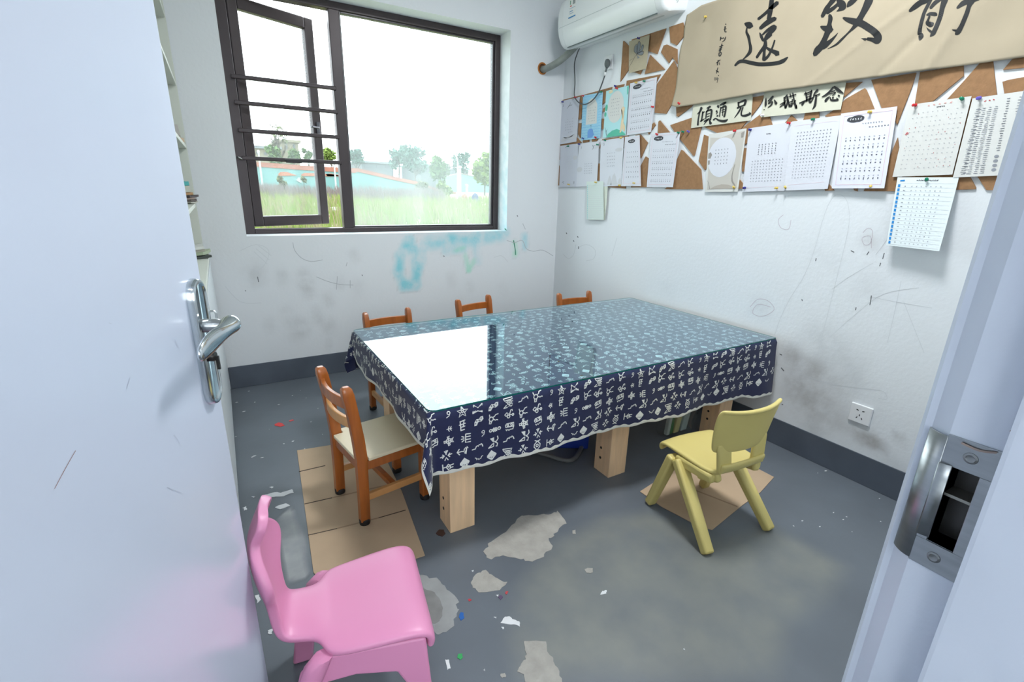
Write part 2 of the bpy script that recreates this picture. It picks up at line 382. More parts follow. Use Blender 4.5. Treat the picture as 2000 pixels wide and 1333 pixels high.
# floor
worn = [onF(*p)[:2] for p in ((985, 1360), (960, 1240), (985, 1140), (1060, 1050), (1160, 1000), (1260, 985), (1400, 1040), (1500, 1010), (1690, 1110), (1640, 1190), (1570, 1240), (1540, 1360))]
worn = [(p[0], p[1]) for p in worn]
def inside(p, poly):
    c = False; j = len(poly)-1
    for i in range(len(poly)):
        if (poly[i][1] > p[1]) != (poly[j][1] > p[1]) and p[0] < (poly[j][0]-poly[i][0])*(p[1]-poly[i][1])/(poly[j][1]-poly[i][1])+poly[i][0]: c = not c
        j = i
    return c
def pdist(p, poly): return min(seg_d(p, poly[i], poly[(i+1) % len(poly)]) for i in range(len(poly)))
wc = srgb((128, 131, 127)); wl = srgb((168, 170, 170)); wdk = srgb((66, 68, 70))
lite = [(lambda q: (q[0], q[1]))(onF(*p)) for p in ((540, 1010), (575, 985), (600, 1060), (610, 1130), (560, 1140), (545, 1090))]
def fl(x, y, z):
    p = (x, y)
    if inside(p, worn): return (*wc, .80*smooth01(pdist(p, worn)/.10))
    if inside(p, lite): return (*wl, .8*smooth01(pdist(p, lite)/.015))
    return (0, 0, 0, 0)
mb = MB(); mb.grid(lambda u, v: (u, v, 0), lines(XL, XR, .022), lines(-.05, YB, .022))
floor = struct(obj('floor', mb, FLOORM, base=False, fixn=False)); paint(floor, fl)
struct(obj('floor_slab', MB().box((XL-.3, -.05, -.3), (XR+.3, YB+.26, -.01)), PLAIN, base=False))

def jag(pts, n=4, amp=.006, seed=1):
    r = random.Random(seed); out = []
    for i in range(len(pts)):
        a, b = np.array(pts[i]), np.array(pts[(i+1) % len(pts)])
        for k in range(n):
            q = lerp(a, b, k/float(n)); out.append(q + np.array([r.uniform(-amp, amp), r.uniform(-amp, amp)]))
    return out
PATCH = mat('bare_cement', (166, 163, 156), .85, noise=.10, nscale=22, bump=.35, bscale=70)
PATCHD = mat('worn_grey_cement', (128, 128, 127), .7, noise=.16, nscale=14, bump=.2, bscale=50)
CHIP = mat('white_paint_chip', (220, 222, 224), .7, noise=.05, nscale=30)
def cr(o, s, pts): return [(o[0]+x/s, o[1]+y/s) for x, y in pts]
def floor_patch(name, px, m, seed, amp=.006, z=.0012, n=4):
    pts = [onF(*p)[:2] for p in px]; pts = jag(pts, n, amp, seed)
    mb = MB(); mb.prism([(p[0], p[1], 0.0002) for p in pts], (0, 0, z)); mb.world = True
    return obj(name, mb, m, floor)
O6, S6 = (780, 980), 3.571
floor_patch('bare_patch', cr(O6, S6, [(590,350),(640,280),(770,190),(830,110),(870,105),(1000,90),(1060,95),(1100,72),(1165,150),(1080,230),(1040,265),(1070,320),(1000,390),(920,425),(840,400),(720,378),(620,405)]), PATCH, 3, .005)
floor_patch('bare_patch', cr(O6, S6, [(500,560),(540,500),(600,485),(660,530),(750,570),(700,620),(560,635),(510,600)]), PATCH, 4, .004)
floor_patch('bare_patch', cr(O6, S6, [(130,520),(250,540),(340,610),(410,700),(410,790),(370,870),(290,930),(180,900),(60,700)]), mat('scuffed_cement', (150, 152, 152), .8, noise=.1, nscale=16, bump=.2, bscale=60), 5, .006)
floor_patch('worn_spot', cr(O6, S6, [(150,600),(250,640),(300,720),(290,830),(230,860),(120,780)]), PATCHD, 6, .004, .002)
floor_patch('bare_patch', cr(O6, S6, [(870,970),(1030,975),(1035,1060),(1075,1110),(1110,1180),(1150,1300),(880,1300),(880,1220),(820,1190),(870,1120),(890,1060)]), PATCH, 7, .004)
for i, c_ in enumerate(([(1400,655),(1415,630),(1447,620),(1440,645)], [(708,850),(735,808),(765,802),(800,830),(835,838),(845,878),(810,858),(760,862)], [(1290,480),(1310,465),(1350,470),(1345,500),(1305,502)],
                       [(318,1110),(345,1105),(360,1165),(335,1175)], [(705,1210),(740,1200),(745,1225),(715,1235)], [(585,1180),(597,1170),(600,1190)], [(655,808),(675,808),(672,820)], [(710,880),(728,878),(725,897)], [(502,485),(520,480),(515,492)], [(1205,205),(1230,200),(1228,228),(1210,228)], [(672,655),(690,652),(688,664)], [(1980,1030),(1990,1025),(1990,1040)])):
    floor_patch('paint_chip', cr(O6, S6, c_), PATCH if i in (2, 4, 9) else CHIP, 20+i, .0015, .0014, 3)
O3, S3 = (440, 940), 3.39
for i, c_ in enumerate(([(260,95),(330,75),(370,80),(440,55),(450,78),(390,100),(330,108),(280,105)], [(330,175),(400,150),(425,165),(360,190)], [(290,40),(315,40),(312,52)], [(120,180),(140,170),(145,190),(125,195)], [(175,105),(200,100),(190,112)],
                       [(548,680),(570,670),(572,720),(550,715)], [(470,740),(515,712),(520,740),(480,750)], [(198,760),(230,752),(235,790),(210,810)], [(280,990),(310,980),(315,1015),(290,1010)])):
    floor_patch('paint_chip', cr(O3, S3, c_), CHIP, 40+i, .003, .0014, 3)
rr = random.Random(5)
for i in range(34):
    px, py = (rr.uniform(460, 640), rr.uniform(755, 900)) if i < 22 else (rr.uniform(1540, 1720), rr.uniform(900, 1040))
    q = onF(px, py)[:2]; a = rr.uniform(0, 3); r_ = rr.uniform(.0015, .0045)
    mb = wmb(); mb.prism([(q[0]+r_*math.cos(a+t)*(2.2 if k % 2 else 1), q[1]+r_*math.sin(a+t), .0002) for k, t in enumerate((0, 1.6, 3.1, 4.7))], (0, 0, .001)); obj('paint_chip', mb, CHIP, floor)
for nm, col_, px in (('red_paint_spot', (214, 70, 70), [(536,830),(545,826),(552,828),(556,832),(548,834),(538,833)]), ('red_paint_spot', (205, 80, 80), [(564,823),(572,820),(574,822),(566,824)]), ('green_paint_spot', (52, 160, 90), cr(O6, S6, [(405,1095),(415,1065),(440,1065),(442,1090),(425,1105)])),
                     ('blue_paint_spot', (30, 95, 170), cr(O6, S6, [(415,810),(430,775),(448,780),(452,815),(430,830)])), ('red_paint_spot', (190, 70, 75), cr(O6, S6, [(738,645),(748,628),(760,632),(750,652)])), ('red_paint_spot', (180, 60, 70), cr(O6, S6, [(478,685),(500,682),(500,695),(482,698)])),
                     ('brown_stain', (74, 52, 46), cr(O6, S6, [(255,225),(280,198),(310,200),(320,225),(300,245),(270,240)])), ('purple_stain', (92, 74, 104), cr(O6, S6, [(690,670),(710,655),(722,672),(705,690)]))):
    floor_patch(nm, px, mat(nm+str(col_), col_, .6), 9, .0015, .0016, 2)

# ------------------------------------------------------------------ room lamp read from its shadows, and an added corridor fill lamp
def ceiling_lamp(name, label, x, y, r, watts, col):
    t = thing(name, label, 'ceiling lamp', (x, y, ZC-.09))
    obj('housing', MB().lathe([(r, .09), (r, .03), (r-.01, .025)], 32), mat('lamp_housing', (235, 235, 235), .4), t, smooth=True, auto=40)
    ld = bpy.data.lights.new(name, 'AREA'); ld.shape = 'DISK'; ld.size = 2*r-.04; ld.energy = watts; ld.color = col
    lo = bpy.data.objects.new('lamp_light', ld); COL.objects.link(lo); lo.parent = t; lo.location = (0, 0, .015)
ceiling_lamp('ceiling_lamp', 'round white ceiling lamp above the middle of the room', 1.45, 1.15, .28, ROOM_LAMP_W, (.95, .98, 1))
ceiling_lamp('ceiling_lamp', 'added unseen fill lamp in the corridor outside the door', -.7, -1.05, .25, CORRIDOR_FILL_W, (.90, .95, 1))  # unseen lamp added to brighten the door leaf and jamb

# ================================================================== window
FRAME = mat('brown_window_frame', (66, 58, 60), .38, metal=.25, noise=.08, nscale=6)
FRAMED = mat('black_window_fitting', (24, 24, 26), .35)
PANE = glass('dusty_window_glass', (.93, .97, .97), veil=.085, veilcol=(.86, .95, .97))
PANE2 = glass('sash_window_glass', (.95, .98, .98), veil=.035, veilcol=(.86, .95, .97))
win = struct(thing('window_1', None, None, ((WX0+WX1)/2, YB+.17, WZ0)))
y0, y1 = YB+.140, YB+.200
def frame_ring(mb, x0, x1, z0, z1, wl, wr, wb, wt, ya, yb):
    mb.box((x0, ya, z0), (x0+wl, yb, z1)); mb.box((x1-wr, ya, z0), (x1, yb, z1))
    mb.box((x0+wl, ya, z0), (x1-wr, yb, z0+wb)); mb.box((x0+wl, ya, z1-wt), (x1-wr, yb, z1)); return mb
MX0, MX1 = .702, .766
obj('outer_frame', frame_ring(wmb(), WX0, WX1, WZ0, WZ1, .056, .040, .030, .042, y0, y1), FRAME, win, bevel=.003)
mb = wmb(); mb.box((MX0, y0-.004, WZ0+.030), (MX1, y1, WZ1-.042)); obj('mullion', mb, FRAME, win, bevel=.004)
obj('glazing_bead', frame_ring(wmb(), MX1, WX1-.040, WZ0+.03, WZ1-.042, .010, .016, .010, .010, y0+.012, y1-.008), mat('dark_bead', (50, 46, 50), .3), win, bevel=.002)
mb = wmb(); mb.box((MX1+.006, YB+.168, WZ0+.036), (WX1-.05, YB+.173, WZ1-.048)); obj('pane', mb, PANE, win)
mb = wmb()
mb.add([(WX0, y0-.002, WZ0), (WX1, y0-.002, WZ0), (WX1, y0-.002, WZ0+.006), (WX0, y0-.002, WZ0+.004)], [(0, 1, 2, 3)])
# casement sash, swung outwards on its left hinge
sash = bpy.data.objects.new('sash', None); COL.objects.link(sash); sash.parent = win
hx, hy = .180, YB+.185
sash.location = (hx-(WX0+WX1)/2, hy-(YB+.17), 0); sash.rotation_euler = (0, 0, math.radians(22.5)); sash['_o'] = [0, 0, 0]
SW, SZ0, SZ1 = .515, .040, 1.282
obj('sash_frame', frame_ring(MB(), 0, SW, SZ0, SZ1, .058, .058, .062, .062, 0, .045), FRAME, sash, bevel=.006)
obj('sash_pane', MB().box((.05, .02, SZ0+.055), (SW-.05, .025, SZ1-.055)), PANE2, sash)
mb = MB(); mb.beam((SW-.028, -.004, .60), (SW-.028, -.004, .69), (.022, .012)).beam((SW-.028, -.012, .655), (SW-.09, -.03, .655), (.014, .012)); obj('sash_handle', mb, mat('grey_handle_metal', (92, 92, 98), .35, metal=.6), sash, bevel=.003)
# four bars across the opening
for z in (1.788, 1.656, 1.511, 1.361):
    mb = wmb(); mb.box((WX0+.035, y0-.022, z-.011), (MX0+.012, y0+.0, z+.011)); obj('grille_bar', mb, FRAME, win, bevel=.004)
mb = wmb(); mb.box((.385, y0-.034, 1.345), (.475, y0-.022, 1.366)).box((.478, y0-.03, 1.352), (.545, y0-.022, 1.362)).tube([(.378, y0-.028, 1.356), (.478, y0-.028, 1.357)], .006, 8)
obj('stay_latch', mb, FRAMED, win, bevel=.002)
mb = wmb(); mb.tube([(WX0-.022, y0-.12, 1.345), (WX0+.01, y0-.10, 1.36), (WX0+.03, y0-.06, 1.352)], .006, 8); obj('stay_hook', mb, FRAMED, win)
mb = wmb(); mb.grid(lambda u, v: (u, YB+.004+.13*v, WZ0+.0015), list(np.linspace(WX0, WX1, 8)), [0, 1]); 

# ================================================================== door leaf, open into the room
DOORM = mat('white_door_lacquer', (206, 214, 230), .20, noise=.02, nscale=3, spec=.6, coat=.6, crough=.26)
CHROME = mat('chrome', (.62, .66, .68), .12, metal=1.0); CHROMD = mat('brushed_nickel', (.48, .50, .51), .28, metal=1.0)
ang = 21.7; dd = np.array([math.sin(math.radians(ang)), math.cos(math.radians(ang))])
E0 = np.array([-.0405, .93]); LEAF = .82; hp = E0 - dd*LEAF
door = struct(thing('door_1', None, None, (hp[0], hp[1], 0), math.radians(90-ang)))
obj('leaf', MB().box((0, 0, .012), (LEAF, .04, 2.05)), DOORM, door, bevel=.002)
# handle set, local: x along leaf, -y towards the viewer
hxm, hz0, hz1 = LEAF-.034, .862, 1.076
hz = (hz0+hz1)/2
def plate_outline(k, n=14):
    w = .0235*k; h = (hz1-hz0)/2*(1-(1-k)*.35); out = []
    for i in range(n+1):
        t = math.pi*i/n; out.append((w*math.cos(t), h-.035*k+.035*k*math.sin(t)**.8 if 0 < i < n else h-.035*k))
    for i in range(n+1):
        t = math.pi+math.pi*i/n; out.append((w*math.cos(t), -h+.035*k-.035*k*abs(math.sin(t))**.8 if 0 < i < n else -h+.035*k))
    return out
mb = MB(); rings = []
for k, yy in ((1.0, 0), (1.0, -.006), (.93, -.011), (.80, -.012), (.72, -.010)): rings.append([(hxm+x, yy, hz+z) for x, z in plate_outline(k)])
n = len(rings[0]); mb.v = [p for r_ in rings for p in r_]
for i in range(len(rings)-1):
    for k in range(n): j = (k+1) % n; mb.f.append((i*n+k, i*n+j, (i+1)*n+j, (i+1)*n+k))
mb.f.append(tuple(range((len(rings)-1)*n, len(rings)*n)))
bp = obj('handle_backplate', mb, CHROME, door, smooth=True, auto=50)
zl = hz+.030
obj('spindle_collar', MB().lathe([(.011, .008), (.011, .030), (.0095, .032), (.0095, .042)], 20, (hxm, 0, zl), (0, -1, 0)), CHROMD, door, smooth=True, auto=40)
# lever: bulb at the spindle then a flattened blade running back along the leaf
mb = MB(); prof = [(.016, -.046, .000, .008, .010), (.012, -.047, .001, .014, .014), (.0, -.048, .002, .017, .016), (-.014, -.048, .000, .013, .013), (-.035, -.047, -.003, .008, .014), (-.060, -.046, -.006, .007, .017), (-.085, -.046, -.009, .0065, .017), (-.105, -.047, -.012, .006, .014), (-.116, -.047, -.014, .003, .007)]
K = 14
for x, y, z, ry, rz in prof:
    for k in range(K): t = 2*math.pi*k/K; mb.v.append((hxm+x, y+ry*math.cos(t), zl+z+rz*math.sin(t)))
for i in range(len(prof)-1):
    for k in range(K): j = (k+1) % K; mb.f.append((i*K+k, i*K+j, (i+1)*K+j, (i+1)*K+k))
mb.f.append(tuple(range(K))); mb.f.append(tuple(range((len(prof)-1)*K, len(prof)*K)))
obj('lever', mb, CHROME, door, smooth=True, subsurf=1)
mb = MB().lathe([(.0085, .009), (.0085, .016), (.007, .018)], 16, (hxm, 0, hz-.022), (0, -1, 0)).box((hxm-.002, -.0225, hz-.045), (hxm+.002, -.018, hz-.022))
obj('keyhole', mb, mat('dark_keyhole', (60, 58, 56), .4, metal=.7), door, smooth=True, auto=40)
mb = MB()
for st in ([(LEAF-.372, .925), (LEAF-.350, .938), (LEAF-.335, .946)],): ribbon(mb, [(x, z, .0007) for x, z in st], lambda a, b: (a, -.0006, b), 4)
obj('brown_scratch', mb, mat('brown_scratch', (150, 112, 100), .7), door, fixn=False)
mb = MB()
for st in ([(LEAF-.16, .87), (LEAF-.153, .86), (LEAF-.15, .85)], [(LEAF-.20, .81), (LEAF-.17, .78)], [(LEAF-.11, 1.00), (LEAF-.105, .985)], [(LEAF-.235, .975), (LEAF-.225, .985)], [(LEAF-.24, 1.06), (LEAF-.236, 1.058)]): ribbon(mb, [(x, z, .0008) for x, z in st], lambda a, b: (a, -.0006, b), 4)
obj('grey_scuff', mb, mat('grey_scuff', (176, 182, 196), .7), door, fixn=False)

# ================================================================== door frame (right jamb with the strike plate, left jamb)
JAMB = mat('white_jamb_paint', (214, 221, 233), .30, noise=.02, nscale=6, bump=.16, bscale=26, coat=.2)
sec = [(.455, -.07), (.455, .080), (.4555, .083), (.4715, .083), (.4715, .117), (.474, .121), (.4805, .131), (.4805, .136), (.486, .140), (.56, .140), (.56, .15), (.53, .15), (.53, -.05), (.56, -.05), (.56, -.07)]
mb2 = MB().box((-.42, -.07, 0), (-.36, .082, 2.06)).box((-.44, .10, 0), (-.37, .165, 2.06))
struct(obj('trim_2', mb2, JAMB, base=False))
struct(obj('trim_3', MB().box((-.42, -.07, 2.06), (.56, .17, 2.13)), JAMB, base=False))
XJ = .4700
def J(px, py, off=0): return pl(px, py, 0, XJ-off)
OS, SS = (1640, 780), 2.411
def jc(x, y): q = J(OS[0]+x/SS, OS[1]+y/SS); return q[1], q[2]
pt, pb = jc(620, 200)[1], jc(400, 790)[1]
hy0, hzt = jc(660, 370)[0], jc(595, 345)[1]; hy1, hzb = jc(525, 320)[0], jc(460, 690)[1]
py0, py1 = .0838, .117
mb = MB(); mb.prism([(x, y, 0.0) for x, y in sec], (0, 0, hzb)); mb.prism([(x, y, hzt) for x, y in sec], (0, 0, 2.06-hzt))
i_ = sec.index((.4715, .083)); sec2 = sec[:i_+1]+[(.4715, hy0), (.496, hy0), (.496, hy1), (.4715, hy1)]+sec[i_+1:]
mb.prism([(x, y, hzb) for x, y in sec2], (0, 0, hzt-hzb)); jamb = struct(obj('trim_1', mb, JAMB, base=False))
STEEL = mat('brushed_steel', (.40, .42, .43), .32, metal=1.0, noise=.08, nscale=10, stretch=(1, 1, 18))
sp = bpy.data.objects.new('strike_plate', None); COL.objects.link(sp); sp.parent = jamb; sp['_o'] = [0, 0, 0]
mb = MB(); x0, x1 = XJ-.0004, XJ+.0015
mb.box((x0, py0, hzt), (x1, py1, pt)).box((x0, py0, pb), (x1, py1, hzb)).box((x0, py0, hzb), (x1, hy0, hzt)).box((x0, hy1, hzb), (x1, py1, hzt))
obj('plate', mb, STEEL, sp, bevel=.0004)
def curved(nm, cs, z0, z1, th):
    P = catmull([np.array(c) for c in cs], 4); mb = MB(); mb.grid(lambda u, v: (P[int(u)][0], P[int(u)][1], lerp(z0, z1, v)), list(range(len(P))), [0, .5, 1]); return obj(nm, mb, STEEL, sp, smooth=True, solid=th)
curved('lip', [(.4696, .1165), (.4700, .120), (.4718, .1245), (.4755, .129), (.4778, .1308)], pb+.002, pt-.002, .0012)
curved('tongue', [(.4692, hy1-.0008), (.4676, hy1+.003), (.4672, hy1+.007), (.4682, .1135), (.4697, .1170)], hzb+.004, hzt+.001, .0010)
mb = MB(); xb = XJ+.022
mb.add([(x1, hy0, hzb), (x1, hy1, hzb), (x1, hy1, hzt), (x1, hy0, hzt), (xb, hy0, hzb), (xb, hy1, hzb), (xb, hy1, hzt), (xb, hy0, hzt)], [(4, 5, 6, 7), (0, 1, 5, 4), (1, 2, 6, 5), (2, 3, 7, 6), (3, 0, 4, 7)])
obj('latch_recess', mb, mat('recess_dark_metal', (.10, .095, .09), .4, metal=.8), sp, fixn=False)
zm = lerp(hzb, hzt, .63)
obj('recess_divider', MB().box((XJ+.004, hy0, zm-.0012), (xb, hy1, zm+.0012)), mat('recess_divider_metal', (.35, .34, .30), .35, metal=.9), sp)
for c_ in ((618, 280), (443, 745)):
    a, b = jc(*c_)
    mb = MB().lathe([(.0048, -.0004), (.0044, .0006), (.0030, .0010), (.0012, .0004)], 16, (XJ-.0004, a, b), (-1, 0, 0))
    obj('screw', mb, mat('screw_steel', (.30, .31, .31), .35, metal=1.0), sp, smooth=True, auto=30)
for nm, pts, cl in (('chipped_paint', [(1790, 980), (1800, 960)], (110, 80, 60)),):
    pass
mb = MB()
for st in ([(1880, 865), (1915, 880), (1948, 884)], [(1806, 1325), (1815, 1312), (1818, 1300)], [(1985, 838), (1975, 842)]):
    ribbon(mb, [(x, y, 4.0) for x, y in st], lambda a, b: pl(a, b, 0, .4700), 4)
mb.v = [(x-.0017, y, z) if True else 0 for x, y, z in mb.v]
obj('chipped_paint', mb, mat('chipped_paint_edge', (158, 140, 130), .8), jamb, fixn=False)

# ================================================================== white cabinet with open shelves along the left wall
CAB = mat('cream_cabinet_board', (214, 218, 208), .45, noise=.015, nscale=3); CABW = mat('white_cabinet_door', (214, 221, 224), .35)
cab = thing('shelf_cabinet', 'tall white cabinet with open shelves above and doors below, behind the open door', 'cabinet', (-.25, 2.2, 0))
cx0, cx1, cy0, cy1 = XL+.002, -.104, 1.20, YB-.008
def cpart(nm, lo, hi, m=CAB, par=cab, bev=.0015):
    mb = wmb(); mb.box(lo, hi); return obj(nm, mb, m, par, bevel=bev)
cpart('side_panel', (cx0, cy1-.018, .80), (cx1, cy1, 2.45)); cpart('side_panel', (cx0, cy0, .80), (cx1, cy0+.018, 2.45))
cpart('back_panel', (cx0, cy0, .80), (cx0+.006, cy1, 2.45)); cpart('top_panel', (cx0, cy0, 2.45), (cx1, cy1, 2.47))
for z in (2.30, 2.005, 1.705, 1.405, 1.112): cpart('shelf', (cx0+.006, cy0+.018, z-.018), (cx1-.002, cy1-.018, z))
cpart('divider', (cx0+.006, 2.20, .83), (cx1-.004, 2.218, 2.45))
cpart('base_body', (cx0, cy0, .03), (-.098, cy1, .815)); cpart('counter_top', (cx0, cy0, .815), (-.082, cy1, .835))
for k in range(5):
    ya = cy0+.004+k*.4035; dr = cpart('cabinet_door', (-.098, ya, .05), (-.080, ya+.397, .80), CABW)
    hy = ya+(.05 if k % 2 else .347)
    if k == 1: hy = 1.965
    if k != 1: continue
    mb = wmb(); mb.tube([(-.080, hy, .885-.10), (-.062, hy, .885-.10), (-.058, hy, .875-.10), (-.058, hy, .795-.10), (-.062, hy, .785-.10), (-.080, hy, .785-.10)], .004, 8)
    obj('door_pull', mb, CHROMD, dr, smooth=True)
cpart('plinth', (cx0, cy0, 0), (-.115, cy1, .03), mat('cabinet_plinth', (60, 64, 66), .6))

def blob_stack(name, label, cat, x, y, z, sheets, seed):
    """loose pile: each sheet (sx, sy, thickness, colour)"""
    r = random.Random(seed); t = thing(name, label, cat, (x, y, z)); zz = 0.0
    for sx, sy, th, c_ in sheets:
        mb = MB(); a = r.uniform(-.25, .25); ca, sa = math.cos(a), math.sin(a); ox, oy = r.uniform(-.008, .008), r.uniform(-.01, .01)
        def P(u, v, w): X, Y = u*sx/2, v*sy/2; return (ox+X*ca-Y*sa, oy+X*sa+Y*ca, zz+w+.006*max(0, u)*abs(v))
        g = [-1, -.4, .2, .7, 1]
        mb.grid(lambda u, v: P(u, v, 0), g, g)
        obj('sheet', mb, mat('pile_%d_%d_%d' % c_, c_, .7), t, fixn=False, solid=th, soff=1); zz += th+.0015
    return t
blob_stack('paper_pile', 'messy pile of brown and grey papers with teal cloth on cabinet shelf', 'paper pile', -.165, 3.10, 1.1125, [(.11, .15, .006, (190, 190, 178)), (.12, .16, .010, (92, 82, 78)), (.11, .15, .008, (168, 150, 140)), (.12, .15, .010, (74, 66, 66)), (.12, .16, .012, (190, 150, 108)), (.10, .13, .03, (205, 208, 196)), (.10, .10, .02, (86, 178, 178))], 1)
blob_stack('book_stack', 'small stack of books with pale green cover on lowest cabinet shelf', 'books', -.15, 3.10, .8355, [(.12, .17, .012, (70, 76, 72)), (.12, .16, .016, (176, 188, 160)), (.11, .15, .012, (190, 186, 174)), (.10, .15, .014, (226, 228, 224))], 2)
blob_stack('paper_pile', 'tan bundle on upper cabinet shelf beside the door edge', 'paper pile', -.17, 3.05, 1.4055, [(.11, .14, .02, (186, 160, 130)), (.10, .12, .05, (190, 186, 182))], 3)

# ================================================================== air conditioner on the right wall
ACW = mat('air_conditioner_plastic', (238, 242, 243), .28, coat=.15); ACG = mat('air_conditioner_grey', (176, 184, 182), .4)
ya, yb_, zb = 2.150, 3.075, 2.150
ac = thing('air_conditioner', 'white wall air conditioner mounted in the corner above the pinboard', 'air conditioner', (XR, (ya+yb_)/2, zb))
sec = [(0, .022), (.085, .006), (.125, -.004), (.150, .000), (.172, .020), (.190, .055), (.200, .10), (.203, .16), (.200, .22), (.188, .265), (.165, .285), (0, .29)]
def acx(d, z, y): return (XR-d, y, zb+z)
def loft(mb, yy, scale_end):
    for y, k in yy:
        for d, z in sec: mb.v.append(acx(d*(1-(1-k)*.10 if d > 0 else 1), .145+(z-.145)*k, y))
    n = len(sec)
    for i in range(len(yy)-1):
        for j in range(n): j2 = (j+1) % n; mb.f.append((i*n+j, i*n+j2, (i+1)*n+j2, (i+1)*n+j))
    mb.f.append(tuple(range(n))); mb.f.append(tuple(range((len(yy)-1)*n, len(yy)*n)))
    return mb
mb = wmb(); loft(mb, [(ya+.055, 1), (yb_-.055, 1)], 1); obj('body', mb, ACW, ac, smooth=True, auto=28)
mb = wmb(); loft(mb, [(ya, .86), (ya+.006, .95), (ya+.02, .995), (ya+.0535, 1)], 1); ec = obj('end_cap', mb, ACW, ac, smooth=True, auto=40)
mb = wmb(); loft(mb, [(yb_-.0535, 1), (yb_-.02, .995), (yb_-.006, .95), (yb_, .86)], 1); obj('end_cap', mb, ACW, ac, smooth=True, auto=40)
mb = wmb()
for r_ in (.010, .018, .026, .034):
    mb.tube([(XR-.10+r_*math.cos(t), ya-.0012, zb+.075+r_*math.sin(t)) for t in np.linspace(-.9, 1.9, 9)], .0016, 6)
obj('embossed_arcs', mb, ACG, ec)
# air outlet louvre along the lower front
mb = wmb(); mb.add([acx(.150, -.0015, ya+.07), acx(.150, -.0015, yb_-.07), acx(.090, .0025, yb_-.07), acx(.090, .0025, ya+.07)], [(0, 1, 2, 3)]); obj('outlet_flap', mb, mat('outlet_flap_plastic', (196, 203, 203), .35), ac, solid=.003)
mb = wmb(); mb.tube([acx(.1545, .0005, ya+.06), acx(.1545, .0005, yb_-.06)], .0028, 6); obj('outlet_gap', mb, mat('outlet_gap_dark', (96, 108, 110), .5), ac)
mb = wmb(); mb.tube([acx(.2012, .115, ya+.02), acx(.2012, .115, yb_-.02)], .0010, 5); obj('panel_seam', mb, mat('panel_seam_grey', (178, 188, 190), .5), ac)
# energy label (blue bands, a few printed lines)
def acs(y, z):
    d = interp(z, [p[1] for p in sec[5:9]], [p[0] for p in sec[5:9]]); return acx(d+.0012, z, y)
def sticker(nm, yl, yr, z0, z1, m, par=ac):
    mb = wmb(); zz = np.linspace(z0, z1, 5); mb.grid(lambda u, v: acs(u, v), [yl, yr], list(zz)); return obj(nm, mb, m, par, fixn=False)
STW = mat('sticker_white', (238, 240, 238), .4); STB = mat('sticker_blue', (40, 130, 190), .4); STR = mat('sticker_red', (200, 60, 60), .4)
yl, yr = 2.955, 2.880
lab = sticker('energy_label', yl, yr, .145, .262, STW)
for nm, a, b, c_, d_, m in (('label_band', 0, 1, 0, .06, STB), ('label_band', 0, 1, .93, 1, STB), ('label_line', .08, .9, .46, .475, STB), ('label_print', .15, .35, .55, .61, STR), ('label_print', .12, .22, .66, .85, mat('sticker_green', (60, 140, 100), .4)), ('label_print', .1, .6, .3, .33, STB), ('label_print', .1, .7, .2, .22, STB), ('label_print', .5, .85, .62, .86, mat('sticker_grey', (150, 155, 155), .5))):
    mb = wmb(); mb.grid(lambda u, v: np.array(acs(lerp(yl, yr, u), lerp(.145, .262, v)))-np.array([.0008, 0, 0]), [a, b], [c_, (c_+d_)/2, d_]); obj(nm, mb, m, lab, fixn=False)

# pipe into the wall hole, power cord and plug
pipe = thing('pipe_sleeve_hole', 'orange sleeved hole in the back wall beside the window', 'wall hole', tuple(onB(1058, 133)))
hq = onB(1059, 134)
mb = wmb(); mb.lathe([(.038, -.001), (.040, .004), (.031, .005), (.030, -.004)], 20, hq, (0, -1, 0)); obj('sleeve', mb, mat('orange_pvc', (176, 108, 40), .5), pipe, smooth=True, auto=40)
mb = wmb(); mb.lathe([(.030, .0), (.0301, .002)], 20, hq, (0, -1, 0)); obj('hole_core', mb, mat('hole_core_brown', (96, 60, 30), .9), pipe)  # flat brown disc closing the sleeve
DUCT = mat('grey_duct_tape', (138, 144, 138), .45, noise=.12, nscale=30)
pe = pl(1118, 97, 0, XR-.09)
ppts = catmull([hq+np.array([.004, .004, -.004]), hq+np.array([.012, -.045, -.004]), lerp(hq, pe, .45)+np.array([.01, -.03, -.012]), pe, pe+np.array([.02, -.06, .05])], 6)
mb = MB().tube(ppts, .0225, 14); tag(obj('drain_pipe', mb, DUCT, smooth=True), 'grey taped pipe running from the air conditioner to the wall hole', 'pipe')
CORD = mat('grey_cord', (84, 90, 92), .5)
cp = [onR(1133, 92, .05), onR(1128, 103, .03), onR(1122, 125, .02), onR(1123, 160, .02), onR(1122, 187, .022), onR(1130, 200, .025), onR(1142, 204, .028), onR(1156, 197, .03), onR(1168, 182, .03), onR(1176, 163, .035), onR(1181, 148, .038)]
mb = wmb(); mb.tube(catmull(cp, 6), .0042, 8); cord = obj('power_cord', mb, CORD, ac, smooth=True); cord['label'] = 'grey power cord looping down to the upper socket'
